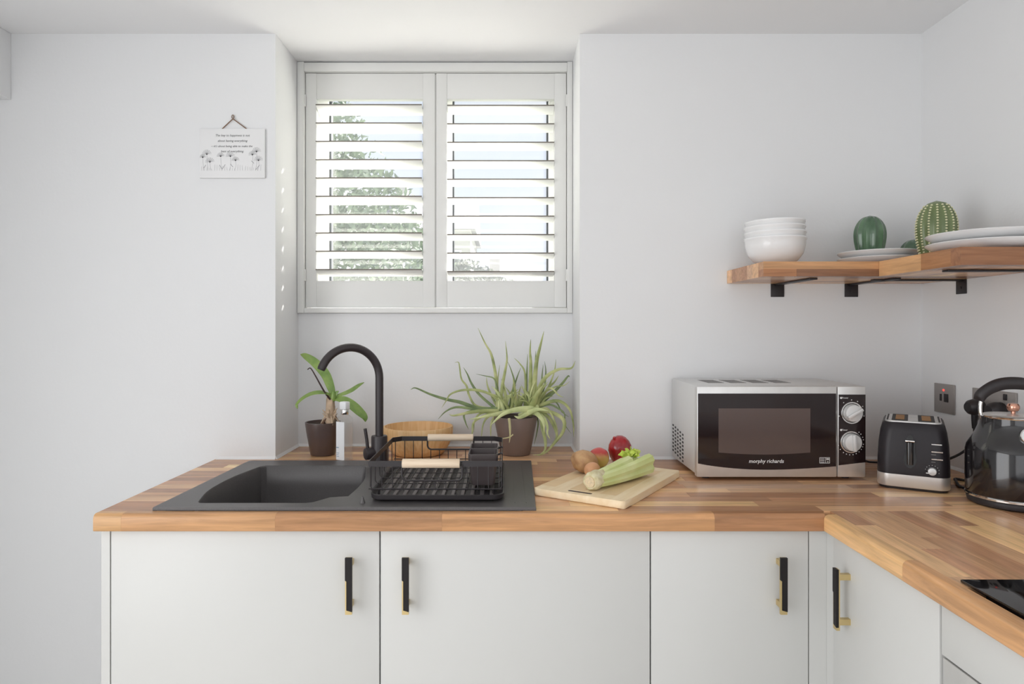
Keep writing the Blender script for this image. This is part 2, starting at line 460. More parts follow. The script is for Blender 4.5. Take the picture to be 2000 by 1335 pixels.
# ------------------------------------------------------------------ shutters
FX0, FX1, FZ0, FZ1 = NL + 0.001, NR - 0.001, 1.3665, ZC - 0.0015
PX0, PX1 = XX(597, 2.262), XX(1106, 2.262)
PZ0, PZ1 = ZZ(600, 2.262), ZZ(143, 2.262)
sf = bpy.data.objects.new('trim_3', None); C.objects.link(sf); sf.location = (-0.238, 2.25, FZ0); ORG[sf.name] = Vector(sf.location)
struct(sf, 'white fixed frame holding the two louvred shutters')
for a in ((FX0, PX0 - 0.002, FZ0, FZ1), (PX1 + 0.002, FX1, FZ0, FZ1)):
    MB().box(a[0], a[1], 2.248, 2.305, a[2], a[3], 0.002).build('frame_stile', 'shutter', sf)
for a in ((FZ0, PZ0 - 0.002), (PZ1 + 0.002, FZ1 - 0.003)):
    MB().box(PX0 - 0.002, PX1 + 0.002, 2.248, 2.305, a[0], a[1], 0.002).build('frame_rail', 'shutter', sf)
def slat_mesh(L, tilt):
    m = MB(); r = []
    for x in (-L / 2, L / 2):
        ring = []
        for k in range(16):
            a = 2 * PI * k / 16
            u, v = 0.0315 * math.cos(a), 0.0046 * math.sin(a)
            ring.append(Vector((x, u * math.cos(tilt) + v * math.sin(tilt), -u * math.sin(tilt) + v * math.cos(tilt))))
        r.append(ring)
    m.rings(r); return m
YC = 2.276
def panel(px0, px1, ox0, ox1, label, ys, tilt):
    t = thing('louvred_shutter', label, 'shutter', ((px0 + px1) / 2, YC, PZ0), 'louvred shutter panels')
    oz0, oz1 = ZZ(548, 2.262), ZZ(193, 2.262)
    MB().box(px0, ox0, 2.262, 2.290, PZ0, PZ1, 0.0015).build('stile', 'shutter', t)
    MB().box(ox1, px1, 2.262, 2.290, PZ0, PZ1, 0.0015).build('stile', 'shutter', t)
    MB().box(ox0, ox1, 2.2635, 2.2885, PZ0, oz0, 0.0012).build('bottom_rail', 'shutter', t)
    MB().box(ox0, ox1, 2.2635, 2.2885, oz1, PZ1, 0.0012).build('top_rail', 'shutter', t)
    d = YC - 0.0315 * math.cos(tilt)
    base = None
    for y in ys:
        zc = ZZ(y, d) - 0.0315 * math.sin(tilt)
        if base is None:
            base = slat_mesh(ox1 - ox0 - 0.004, tilt).build('louvre', 'shutter', t); o = base
        else:
            o = base.copy(); C.objects.link(o); o.parent = t
        o.location = Vector(((ox0 + ox1) / 2, YC, zc)) - ORG[t.name]
        if o is base:
            for v in o.data.vertices: v.co += ORG[t.name]
            e0 = MB()  # thin dark strip painting shade along the front, not a separate part
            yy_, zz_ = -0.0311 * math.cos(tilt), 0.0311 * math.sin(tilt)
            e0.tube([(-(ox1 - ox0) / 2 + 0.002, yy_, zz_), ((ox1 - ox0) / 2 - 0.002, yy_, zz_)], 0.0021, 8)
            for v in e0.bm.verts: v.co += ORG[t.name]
            edge = e0.build('louvre_shade_line', 'louvre_shade_line', o)
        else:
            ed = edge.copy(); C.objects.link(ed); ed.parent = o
    return t
panel(PX0, -0.2395, XX(618, 2.262), XX(826, 2.262), 'white louvred shutter panel with the leafy green tree behind its slats',
      [204.1 + 35.76 * i for i in range(10)], math.radians(17))
rp = panel(-0.2345, PX1, XX(873, 2.262), XX(1083, 2.262), 'white louvred shutter panel with open pale sky behind its slats',
      [205.4 + 36.05 * i for i in range(10)], math.radians(11))
MB().box(-0.2395, -0.2345, 2.270, 2.284, PZ0, PZ1).build('meeting_strip', 'shutter', rp)
for x, n in ((PX0 - 0.001, 0), (PX1 + 0.001, 1)):
    for z in (PZ0 + 0.11, PZ1 - 0.095):
        MB().cyl((x, 2.2575, z - 0.02), (x, 2.2575, z + 0.02), 0.0035, seg=10).build('hinge', 'shutter', sf)

# ------------------------------------------------------------------ outside
struct(MB().box(-30, 30, YO + 0.05, 60, -0.6, -0.5).build('ground', 'ground'), 'pale ground outside the window')
def foliage(name, m, parent, blobs, n, size):
    vs_, fs = [], []
    org = ORG[parent.name]
    tot = sum(b[3] * b[5] for b in blobs)
    for cx, cy, cz, rx, ry, rz in blobs:
        for _ in range(int(n * rx * rz / tot)):
            u = Vector((random.gauss(0, 1), random.gauss(0, 1), random.gauss(0, 1))).normalized() * (0.72 + 0.34 * random.random())
            p = Vector((cx + u.x * rx, cy + u.y * ry, cz + u.z * rz)) - org
            a = Vector((random.gauss(0, 1), random.gauss(0, 1), random.gauss(0, 1))).normalized()
            b = a.orthogonal().normalized(); s_ = size * (0.6 + 0.8 * random.random())
            k = len(vs_)
            vs_ += [p - a * s_, p + b * s_ * 0.45, p + a * s_, p - b * s_ * 0.45]
            fs.append((k, k + 1, k + 2, k + 3))
    me = bpy.data.meshes.new(name); me.from_pydata(vs_, [], fs); me.materials.append(M[m])
    o = bpy.data.objects.new(name, me); C.objects.link(o); o.parent = parent; ORG[o.name] = org
    o['kind'] = 'stuff'
    return o
t = thing('tree', 'pale leafy tree outside behind the shutter slats', 'tree', (-2.4, 8.0, -0.5))
MB().tube([(-2.4, 8, -0.5), (-2.45, 8, 1.0), (-2.35, 8, 2.6)], [0.14, 0.07], smooth=4).build('trunk', 'trunk', t)
foliage('foliage', 'foliage', t, [(-2.35, 8, 3.75, 0.62, 0.5, 0.5), (-2.4, 8, 3.1, 1.0, 0.8, 0.7), (-2.0, 7.9, 2.7, 0.95, 0.7, 0.6), (-2.3, 8, 2.1, 1.5, 0.8, 0.75),
                            (-1.45, 7.8, 2.05, 0.8, 0.6, 0.7), (-3.2, 8, 2.6, 0.8, 0.7, 1.0), (-2.2, 7.9, 1.3, 1.6, 0.7, 0.7)], 15000, 0.05)
t = thing('shrub', 'low greyish shrub outside in front of the far houses', 'shrub', (-0.35, 9.5, -0.5))
MB().tube([(-0.35, 9.5, -0.5), (-0.32, 9.5, 0.6), (-0.4, 9.5, 1.4)], [0.08, 0.04], smooth=4).build('trunk', 'trunk', t)
foliage('foliage', 'foliage_grey', t, [(-0.6, 9.5, 1.75, 0.6, 0.5, 0.55), (-0.15, 9.5, 1.55, 0.5, 0.4, 0.5), (-0.9, 9.6, 2.0, 0.4, 0.4, 0.4), (-0.4, 9.5, 1.0, 0.9, 0.5, 0.7)], 5000, 0.05)
def house(x0, x1, y0, y1, zw, zr, label, wins):
    t = thing('house', label, 'house', ((x0 + x1) / 2, (y0 + y1) / 2, -0.5), 'far houses')
    MB().box(x0, x1, y0, y1, -0.5, zw).build('wall', 'render_wall', t, smooth=False)
    ym = (y0 + y1) / 2
    MB().rings([[Vector((x, y0 - 0.2, zw)), Vector((x, y1 + 0.2, zw)), Vector((x, ym, zr))] for x in (x0 - 0.2, x1 + 0.2)]).build('roof', 'slate', t, smooth=False)
    MB().box(x0 + 0.25, x0 + 0.75, ym - 0.3, ym + 0.3, zr - 0.5, zr + 0.6).build('chimney', 'render_wall', t, smooth=False)
    for (wx, wz) in wins:
        wo = MB().box(wx - 0.4, wx + 0.4, y0 - 0.04, y0 + 0.02, wz - 0.5, wz + 0.5, 0.01).build('window', 'upvc', t, smooth=False)
        MB().box(wx - 0.32, wx + 0.32, y0 - 0.05, y0 - 0.03, wz - 0.42, wz + 0.42).build('pane', 'far_glass', wo, smooth=False)
house(-5.0, -1.35, 26, 32, 5.2, 6.9, 'tall pale rendered house seen faintly through the shutter slats', [(-3.6, 3.9), (-2.1, 3.9)])
house(-1.0, 1.6, 30, 36, 2.7, 4.3, 'lower far house with grey roof beside the tall pale house', [(0.0, 1.9), (1.0, 1.9)])

# ------------------------------------------------------------------ worktops built from staves
WOOD = [(226, 184, 140), (200, 156, 120), (186, 142, 110), (214, 172, 134), (170, 128, 100), (236, 196, 148), (188, 144, 112), (208, 168, 136), (178, 132, 100)]
rw = random.Random(21)
last = [None]
def wood_col():
    c = rw.choice(WOOD)
    while c == last[0]: c = rw.choice(WOOD)
    last[0] = c
    k = 1.01 + 0.12 * rw.random()
    return rgb(min(255, c[0] * k), min(255, c[1] * k), min(255, c[2] * k))
GAP = 0.00012
def stave(parent, x0, x1, y0, y1, m, z0=ZT - TH, z1=ZT, col=None):
    o = MB().box(x0 + GAP, x1 - GAP, y0 + GAP, y1 - GAP, z0, z1).build('stave', m, parent, smooth=False)
    o.color = col or wood_col()
    return o
def nose_profile(r=0.011):
    # (depth from front, height) front edge rounded top and bottom
    pr = []
    for k in range(7):
        a = PI / 2 * k / 6
        pr.append((r - r * math.sin(a), TH - r + r * math.cos(a)))
    for k in range(5):
        a = PI / 2 * k / 4
        pr.append((0.004 - 0.004 * math.cos(a), 0.004 - 0.004 * math.sin(a)))
    return pr
NW = 0.026
wt = thing('worktop', 'long wood block worktop holding the black sink under the window', 'worktop', (0.2, 1.74, ZT - TH))
X0 = -0.8955
SX0, SX1, SY0, SY1 = -0.752, 0.040, 1.500, 1.945        # sink cut-out
# front nosing staves
brk = [X0 + 0.0] + [XX(p, YF) for p in (236, 537, 863, 1396)] + [XF + 0.004]
cols = [(212, 168, 122), (194, 150, 110), (180, 136, 100), (202, 154, 112), (178, 132, 98)]
for i in range(len(brk) - 1):
    pr = [(NW, TH)] + nose_profile() + [(NW, 0)]
    rr = [[Vector((x, YF + u, ZT - TH + v)) for u, v in pr] for x in (brk[i] + GAP, brk[i + 1] - GAP)]
    o = MB().rings(rr).build('stave', 'stave_x', wt, angle=30); o.color = rgb(*cols[i])
rows = []
y = YF + NW
while y < YW - 0.001:
    y1 = min(y + 0.0415, YW); rows.append((y, y1)); y = y1
rows[-2:] = [(rows[-2][0], YW)] if rows[-1][1] - rows[-1][0] < 0.02 else rows[-2:]
y = YW
while y < YN - 0.001:
    y1 = min(y + 0.0415, YN)
    if YN - y1 < 0.015: y1 = YN
    rows.append((y, y1)); y = y1
for (ya, yb) in rows:
    xa, xb = (X0, XR) if ya < YW - 1e-4 else (NL, NR)
    if ya < 1.4495: xb = XF + 0.004
    xs = [xa]; x = xa + rw.uniform(0.05, 0.5)
    while x < xb - 0.08:
        xs.append(x); x += rw.uniform(0.30, 0.62)
    xs.append(xb)
    for a, b in zip(xs[:-1], xs[1:]):
        col = wood_col()
        if yb <= SY0 + 0.001 or ya >= SY1 - 0.001 or b <= SX0 or a >= SX1:
            stave(wt, a, b, ya, yb, 'stave_x', col=col)
        else:
            if a < SX0 - 0.003: stave(wt, a, SX0, ya, yb, 'stave_x', col=col)
            if b > SX1 + 0.003: stave(wt, SX1, b, ya, yb, 'stave_x', col=col)
wt2 = thing('worktop', 'wood block worktop of the right run holding the black hob', 'worktop', (1.0, 1.0, ZT - TH))
YE = 0.35
YJ = rows[0][0] if rows[0][0] > 1.45 else rows[0][1]
brk = [YE, 0.62, XX(1, 1) * 0 + 1.153, YJ]
cols2 = [(188, 140, 104), (210, 162, 118), (230, 186, 136)]
for i in range(3):
    pr = [(NW, TH)] + nose_profile() + [(NW, 0)]
    rr = [[Vector((XF + u, yy, ZT - TH + v)) for u, v in pr] for yy in (brk[i] + GAP, brk[i + 1] - GAP - (0.026 if i == 2 else 0))]
    o = MB().rings(rr).build('stave', 'stave_y', wt2, angle=30); o.color = rgb(*cols2[i])
# hob cut-out
HX0, HX1, HY0, HY1 = 0.7245, 1.235, 0.46, 1.051
CX0, CX1, CY0, CY1 = HX0 + 0.02, HX1 - 0.02, HY0 + 0.02, HY1 - 0.02
x = XF + NW
while x < XR - 0.001:
    x1 = min(x + 0.042, XR)
    if XR - x1 < 0.015: x1 = XR
    ys = [YE]; yy = YE + rw.uniform(0.1, 0.5)
    while yy < YJ - 0.07:
        ys.append(yy); yy += rw.uniform(0.28, 0.55)
    ys.append(YJ)
    for a, b in zip(ys[:-1], ys[1:]):
        col = wood_col()
        if x1 <= CX0 or x >= CX1 or b <= CY0 or a >= CY1: stave(wt2, x, x1, a, b, 'stave_y', col=col)
        else:
            if a < CY0 - 0.003: stave(wt2, x, x1, a, CY0, 'stave_y', col=col)
            if b > CY1 + 0.003: stave(wt2, x, x1, CY1, b, 'stave_y', col=col)
    x = x1
# ------------------------------------------------------------------ cabinets
YD = 1.455; DT = 0.018
ZD0, ZD1 = 0.15, ZT - TH - 0.003
def handle(door, cx, cy, z0, z1, n):
    """bar handle; n = outward normal (0,-1,0) or (-1,0,0)"""
    n = Vector(n); sd = Vector((1, 0, 0)) if abs(n.y) > 0.5 else Vector((0, -1, 0))
    hw = 0.0072; off = 0.030
    c = Vector((cx, cy, 0))
    def pt(u, o, z): return c + sd * u + n * o + Vector((0, 0, z))
    g = MB()
    g.rings([[pt(-hw, off - 0.007, z), pt(hw, off - 0.007, z), pt(hw, off, z), pt(-hw, off, z)] for z in (z0, z1)])
    for zz in (z0 + 0.010, z1 - 0.022):
        g.rings([[pt(-hw * 0.7, o, zz), pt(hw * 0.7, o, zz), pt(hw * 0.7, o, zz + 0.012), pt(-hw * 0.7, o, zz + 0.012)] for o in (0.0, off - 0.006)])
    g.build('handle', 'gold', door, smooth=False)
    zm = z1 - 0.050
    poly = [(-hw - 0.0003, z1 + 0.0003), (hw + 0.0003, z1 + 0.0003), (hw + 0.0003, z0 + 0.006), (-hw + 0.0028, z0 + 0.0095), (-hw + 0.0028, zm), (-hw - 0.0003, zm + 0.002)]
    i = MB()
    i.prism(poly, lambda u, v, h: pt(u, off - 0.0045 + h, v), 0.0055)
    i.build('handle_inlay', 'inlay_black', door, smooth=False)
HZ0, HZ1 = 0.6965, 0.8185
def base_cab(x0, x1, label, hx, extra=None):
    t = thing('base_cabinet', label, 'cabinet', ((x0 + x1) / 2, 1.75, 0))
    b = MB()
    ya, yb = YD + DT + 0.002, YW - 0.01
    b.box(x0 + 0.001, x0 + 0.017, ya, yb, 0.0, ZT - TH - 0.001); b.box(x1 - 0.017, x1 - 0.001, ya, yb, 0.0, ZT - TH - 0.001)
    b.box(x0 + 0.017, x1 - 0.017, ya, yb, 0.15, 0.166); b.box(x0 + 0.017, x1 - 0.017, yb - 0.01, yb, 0.166, ZT - TH - 0.001)
    b.box(x0 + 0.017, x1 - 0.017, ya + 0.04, ya + 0.055, 0.0, 0.15)
    b.build('body', 'carcass', t, smooth=False)
    d = MB().box(x0 + 0.0015, x1 - 0.0015, YD, YD + DT, ZD0, ZD1, 0.001).build('door', 'cabinet', t)
    if hx is not None: handle(d, hx, YD, HZ0, HZ1, (0, -1, 0))
    return t
XA, XB, XC, XD = XX(215.5, YD), XX(742, YD), XX(1270.5, YD), XX(1580, YD)
c1 = base_cab(XA, XB, 'white base cabinet under the sink bowl, handle near its right edge', XX(680.5, 1.425))
MB().box(XX(198, YD), XA - 0.0012, YD, YW - 0.012, 0.0, ZD1).build('end_panel', 'cabinet', c1, smooth=False)
base_cab(XB, XC, 'white base cabinet below the dish rack and chopping board, handle near its left edge', XX(791.5, 1.425))
c3 = base_cab(XC, XD, 'narrow white base cabinet below the microwave beside the inner corner', XX(1531.5, 1.425))
MB().box(XD + 0.001, XDR + 0.0195, YD + 0.002, YD + 0.02, 0.0, ZD1).build('corner_filler', 'cabinet', c3, smooth=False)
def side_cab(y0, y1, label):
    t = thing('base_cabinet', label, 'cabinet', (1.0, (y0 + y1) / 2, 0))
    b = MB()
    xa, xb = XDR + DT + 0.002, XR - 0.01
    b.box(xa, xb, y0 + 0.001, y0 + 0.017, 0, ZT - TH - 0.001); b.box(xa, xb, y1 - 0.017, y1 - 0.001, 0, ZT - TH - 0.001)
    b.box(xa, xb, y0 + 0.017, y1 - 0.017, 0.15, 0.166); b.box(xb - 0.01, xb, y0 + 0.017, y1 - 0.017, 0.166, ZT - TH - 0.001)
    b.build('body', 'carcass', t, smooth=False)
    return t
YS0, YS1 = 1.0745, 1.4255
sc = side_cab(YS0, YS1, 'white base cabinet of the right run under the kettle, handle beside the inner corner')
d = MB().box(XDR, XDR + DT, YS0 + 0.0015, YS1 - 0.0015, ZD0, ZD1, 0.001).build('door', 'cabinet', sc)
handle(d, XDR, 1.357, 0.6965, 0.8205, (-1, 0, 0))
MB().box(XDR + 0.002, XDR + 0.019, YS1 + 0.0005, YD + 0.0015, 0.0, ZD1).build('corner_filler', 'cabinet', sc, smooth=False)
ov = thing('oven_housing', 'white housing panel between the black hob and the steel oven', 'panel', (1.0, 0.77, 0.786))
MB().box(XDR + DT + 0.001, XR - 0.02, YS0 - 0.02, YS0 - 0.004, 0.786, ZT - TH - 0.001).build('side_rail', 'carcass', ov, smooth=False)
MB().box(XDR, XDR + DT, 0.472, YS0 - 0.0035, 0.786, ZD1, 0.001).build('front_panel', 'cabinet', ov)
oo = thing('oven', 'built-in stainless steel oven below the white front panel', 'oven', (0.95, 0.77, 0.2))
MB().box(XDR + 0.022, XR - 0.04, 0.50, YS0 - 0.03, 0.2, 0.775).build('body', 'carcass', oo, smooth=False)
MB().box(XDR, XDR + 0.021, 0.474, YS0 - 0.006, 0.672, 0.783, 0.002).build('control_panel', 'steel', oo)
od = MB().box(XDR, XDR + 0.021, 0.474, YS0 - 0.006, 0.2, 0.668, 0.002).build('oven_door', 'black_glass', oo)
MB().tube([(XDR - 0.001, 0.55, 0.63), (XDR - 0.035, 0.55, 0.63), (XDR - 0.035, 1.0, 0.63), (XDR - 0.001, 1.0, 0.63)], 0.007).build('door_handle', 'steel', od)

# ------------------------------------------------------------------ sink
ZS = ZT + 0.008
sk = thing('sink', 'matt black composite sink with drainer set into the wood worktop', 'sink', (-0.35, 1.72, ZT))
outer = [(-0.781, 1.466), (0.0695, 1.466), (0.0795, 1.984), (-0.770, 1.984)]
outer = [(-0.781, 1.464), (0.0695, 1.464), (0.0795, 1.984), (-0.768, 1.984)]
def resample(poly, c, angs):
    out = []
    n = len(poly)
    for a in angs:
        dx, dy = math.cos(a), math.sin(a); best = None
        for i in range(n):
            x1, y1 = poly[i][0] - c[0], poly[i][1] - c[1]; x2, y2 = poly[(i + 1) % n][0] - c[0], poly[(i + 1) % n][1] - c[1]
            ex, ey = x2 - x1, y2 - y1; den = dx * ey - dy * ex
            if abs(den) < 1e-12: continue
            tt = (x1 * ey - y1 * ex) / den; u = (x1 * dy - y1 * dx) / den
            if tt > 0 and -1e-9 <= u <= 1 + 1e-9 and (best is None or tt < best): best = tt
        out.append((c[0] + dx * best, c[1] + dy * best))
    return out
bc = (-0.56, 1.70)
bowl = [Vector((x, y, 0)) for x, y in ((-0.700, 1.512), (-0.724, 1.62), (-0.724, 1.76), (-0.701, 1.896))]
left = catmull(bowl, 6)
right = catmull([Vector((x, y, 0)) for x, y in ((-0.400, 1.900), (-0.374, 1.77), (-0.368, 1.66), (-0.372, 1.562))], 6)
bp = [(p.x, p.y) for p in left] + [(-0.688, 1.907), (-0.412, 1.907)] + [(p.x, p.y) for p in right] + [(-0.395, 1.556), (-0.412, 1.552), (-0.438, 1.510), (-0.452, 1.502), (-0.692, 1.502)]
angs = sorted(set([math.atan2(y - bc[1], x - bc[0]) for x, y in bp] + [math.atan2(y - bc[1], x - bc[0]) for x, y in outer]))
O = resample(outer, bc, angs); B = resample(bp, bc, angs)
def shr(p, k, z): return Vector((bc[0] + (p[0] - bc[0]) * k, bc[1] + (p[1] - bc[1]) * k, z))
oc = (-0.355, 1.724)
def osh(p, k, z): return Vector((oc[0] + (p[0] - oc[0]) * k, oc[1] + (p[1] - oc[1]) * k, z))
rs = [[Vector((x, y, ZT + 0.0003)) for x, y in O], [Vector((x, y, ZS - 0.0025)) for x, y in O], [osh(p, 0.996, ZS) for p in O],
      [shr(p, 1.012, ZS) for p in B], [shr(p, 1.0, ZS - 0.003) for p in B], [shr(p, 0.985, ZS - 0.06) for p in B], [shr(p, 0.965, ZS - 0.145) for p in B],
      [shr(p, 0.92, ZS - 0.168) for p in B], [shr(p, 0.80, ZS - 0.176) for p in B], [shr(p, 0.10, ZS - 0.182) for p in B]]
# underside shell so the bowl is solid
ud = [[shr(p, 0.10, ZS - 0.186) for p in B], [shr(p, 0.82, ZS - 0.181) for p in B], [shr(p, 0.99, ZS - 0.148) for p in B], [shr(p, 1.010, ZS - 0.02) for p in B]]
MB().rings(rs, cap0=False).build('basin', 'composite', sk)
MB().rings(ud, cap1=False).build('basin_underside', 'composite', sk)
wz = ZS - 0.182
MB().lathe([(0.0, 0.0015), (0.02, 0.002), (0.040, 0.003), (0.044, 0.0005), (0.0, 0.0005)], (bc[0], bc[1], wz), 32).build('strainer', 'steel', sk)
for k, x in enumerate((0.022, 0.035, 0.048)):
    if k != 1:
        MB().box(x, x + 0.0016, 1.50, 1.93, ZS - 0.0002, ZS + 0.0010).build('drainer_ridge', 'composite', sk)
MB().lathe([(0.0065, 0), (0.004, 0.007), (0.0015, 0.015), (0.0, 0.016)], P(708, 981, 1.50).to_2d().to_3d() + Vector((0, 0, ZS)), 12).build('drain_stub', 'composite', sk)

# ------------------------------------------------------------------ tap
FXc, FYc = XX(741, 1.935), 1.935
tp = thing('tap', 'matt black swan neck tap standing behind the sink bowl', 'tap', (FXc, FYc, ZS))
z0 = ZS + 0.0004
MB().lathe([(0.029, 0), (0.029, 0.004), (0.024, 0.007), (0.0235, 0.078), (0.022, 0.082), (0.0, 0.082)], (FXc, FYc, z0), 32).build('body', 'black_tap', tp)
zc = ZZ(670, 1.885) - 0.0115 - 0.0865
tipx, tipy = XX(628, 1.83), 1.83
dirv = Vector((tipx - FXc, tipy - FYc, 0)); reach = dirv.length; dirv.normalize()
R = reach / (1 + math.cos(math.radians(22)))
zc = ZZ(670, 1.885) - 0.0118 - R
pts = [Vector((FXc, FYc, z0 + 0.080)), Vector((FXc, FYc, (z0 + 0.08 + zc) / 2)), Vector((FXc, FYc, zc))]
cc = Vector((FXc, FYc, zc)) + dirv * R
for k in range(1, 25):
    a = math.radians(158) * k / 24
    pts.append(cc + (-dirv * math.cos(a) + Vector((0, 0, 1)) * math.sin(a)) * R)
MB().tube(pts, 0.0117, 20).build('spout', 'black_tap', tp)
tdir = (pts[-1] - pts[-2]).normalized()
MB().cyl(pts[-1] - tdir * 0.002, pts[-1] + tdir * 0.004, 0.0105, seg=20).build('aerator', 'black_plastic', tp)
kz = ZZ(883, FYc)
kd = Vector((-0.82, -0.57, 0)).normalized()
kb = Vector((FXc, FYc, kz)) + kd * 0.018
MB().cyl(kb, kb + kd * 0.026, 0.0175, seg=28, bev=0.002).build('lever_hub', 'black_tap', tp)
lb = kb + kd * 0.018
MB().tube([lb + Vector((0, 0, 0.012)), lb + Vector((-0.003, 0, 0.04)), lb + Vector((-0.008, 0, 0.073))], 0.0048, 12).build('lever', 'black_tap', tp)

# ------------------------------------------------------------------ orchid pot
OX, OY = XX(631, 2.115), 2.115
og = thing('orchid', 'potted orchid with four broad green leaves beside the tap', 'plant', (OX, OY, ZT))
zt = ZZ(823, OY) - ZT
MB().lathe([(0.0, 0.001), (0.036, 0.001), (0.039, 0.004), (0.050, zt * 0.6), (0.0555, zt - 0.006), (0.0555, zt), (0.052, zt), (0.050, zt - 0.014), (0.0, zt - 0.014)], (OX, OY, ZT), 44).build('pot', 'pot_brown', og)
MB().lathe([(0.0505, zt - 0.016), (0.049, zt - 0.008), (0.025, zt - 0.003), (0.0, zt - 0.002)], (OX, OY, ZT), 24, fn=lambda a, z: 1 + 0.03 * math.sin(7 * a)).build('soil', 'soil', og)
def OP(u, v, d): return P(570 + u / 5.563, 670 + v / 5.563, d)
def leafw(w): return lambda f: w * max(0.05, (math.sin(PI * min(1, (f * 0.9 + 0.1))) ** 0.7 if f < 0.98 else 0.1))
for pts, wd, nv in (
    ([OP(455, 590, 2.10), OP(420, 470, 2.11), OP(360, 330, 2.13), OP(250, 210, 2.15), OP(150, 140, 2.16), OP(95, 120, 2.165)], 0.030, (0.2, -1, 0.2)),
    ([OP(460, 580, 2.10), OP(560, 550, 2.11), OP(650, 510, 2.13), OP(730, 455, 2.15), OP(785, 425, 2.16)], 0.018, (0, -0.7, 0.8)),
    ([OP(445, 600, 2.10), OP(400, 555, 2.09), OP(320, 535, 2.075), OP(210, 550, 2.07), OP(110, 605, 2.07), OP(55, 665, 2.07), OP(62, 712, 2.07)], 0.020, (0, -0.55, 0.85)),
    ([OP(470, 600, 2.10), OP(560, 615, 2.09), OP(650, 670, 2.085), OP(730, 740, 2.08), OP(790, 800, 2.08), OP(800, 852, 2.08)], 0.032, (0.3, -0.8, 0.6)),
    ([OP(455, 600, 2.10), OP(475, 550, 2.10), OP(510, 518, 2.10)], 0.014, (0, -1, 0.4))):
    MB().ribbon(pts, leafw(wd), 0.0022, nv, 8, 6, fold=0.12).build('leaf', 'orchid_leaf', og)
MB().lathe([(0.006, ZZ(783, 2.1)), (0.0105, ZZ(777, 2.1)), (0.008, ZZ(768, 2.1)), (0.003, ZZ(763, 2.1))], (XX(651, 2.10), 2.099, 0), 16).build('crown', 'orchid_leaf', og)
MB().tube([OP(440, 640, 2.10), OP(370, 550, 2.08), OP(310, 450, 2.07), OP(260, 360, 2.075), OP(205, 272, 2.08), OP(170, 285, 2.08)], [0.0032, 0.0016], 8, smooth=5).build('flower_stem', 'stem_dark', og)
cb = Vector((XX(645, 2.10), 2.10, 0))
MB().lathe([(0.012, ZT + zt - 0.012), (0.016, ZT + zt + 0.008), (0.012, ZT + zt + 0.022), (0.015, ZT + zt + 0.034), (0.0115, ZZ(781, 2.1)), (0.008, ZZ(770, 2.1))], cb, 16, fn=lambda a, z: 1 + 0.18 * math.sin(5 * a + z * 300)).build('stem_base', 'bark_pale', og)
ro = random.Random(3)
for k in range(9):
    a = ro.uniform(0, 2 * PI); r1 = ro.uniform(0.018, 0.034)
    b0 = cb + Vector((0, 0, ZT + zt + ro.uniform(0.004, 0.03)))
    e = Vector((cb.x + r1 * math.cos(a), cb.y + r1 * math.sin(a), ZT + zt - 0.006))
    MB().tube([b0, b0.lerp(e, 0.5) + Vector((0, 0, 0.012)), e], [0.003, 0.0022], 7, smooth=5).build('root', 'root' if k % 2 else 'bark_pale', og)
for k in range(12):
    a = -0.6 + k * 1.3
    b0 = cb + Vector((0.01 * math.cos(a), 0.01 * math.sin(a), ZT + zt + 0.006 + 0.0022 * k))
    MB().tube([b0, b0 + Vector((0.014 * math.cos(a), 0.014 * math.sin(a), 0.018))], [0.0042, 0.001], 6).build('leaf_stub', 'bark_pale', og)

# ------------------------------------------------------------------ clear bottle
BX, BY = XX(673, 2.022), 2.024
bt = thing('bottle', 'clear square pump bottle with white label beside the orchid pot', 'bottle', (BX, BY, ZT), local=True, rz=math.radians(-31))
hb = ZZ(808, BY) - ZT
def sq(wd, r, z): return rrect(0, 0, wd, wd, r, z, 4)
wdt = 0.0375
MB().rings([sq(wdt - 0.004, 0.004, 0.0008), sq(wdt, 0.005, 0.003), sq(wdt, 0.005, hb - 0.018), sq(wdt - 0.003, 0.006, hb - 0.010), sq(0.018, 0.006, hb - 0.001)]).build('bottle_body', 'bottle', bt)
MB().rings([sq(wdt - 0.006, 0.003, 0.006), sq(wdt - 0.006, 0.003, hb * 0.80)]).build('liquid', 'bottle', bt)
MB().box(-wdt / 2 + 0.002, wdt / 2 - 0.002, -wdt / 2 - 0.0006, -wdt / 2 - 0.0002, 0.004, hb - 0.022).build('label', 'label_white', bt, smooth=False)
for z, h, a, b in ((0.040, 0.003, -0.016, -0.006), (0.024, 0.0016, -0.015, -0.004), (0.019, 0.0016, -0.015, -0.006), (0.014, 0.0016, -0.015, -0.005)):
    MB().box(a, b, -wdt / 2 - 0.0009, -wdt / 2 - 0.0006, z, z + h).build('label_print', 'label_print', bt, smooth=False)
MB().cyl((0, 0, hb - 0.001), (0, 0, hb + 0.014), 0.0115, seg=24, bev=0.001).build('collar', 'chrome', bt)
MB().box(-0.013, 0.013, -0.010, 0.010, hb + 0.014, hb + 0.038, 0.003).build('pump_head', 'label_white', bt)

# ------------------------------------------------------------------ wooden bowl
WX, WY = XX(817, 2.135), 2.135
h_ = ZZ(831, WY) - ZT
wbm = MB().lathe([(0.0, 0.0005), (0.075, 0.0005), (0.082, 0.004), (0.1, 0.03), (0.111, 0.06), (0.1125, h_ - 0.004), (0.111, h_), (0.1065, h_), (0.104, 0.06), (0.09, 0.025), (0.07, 0.012), (0.0, 0.010)], (WX, WY, ZT), 56)
tag(wbm.build('wooden_bowl', 'bowl_wood', loc=(WX, WY, ZT)), 'round pale wooden bowl standing behind the dish rack', 'bowl')

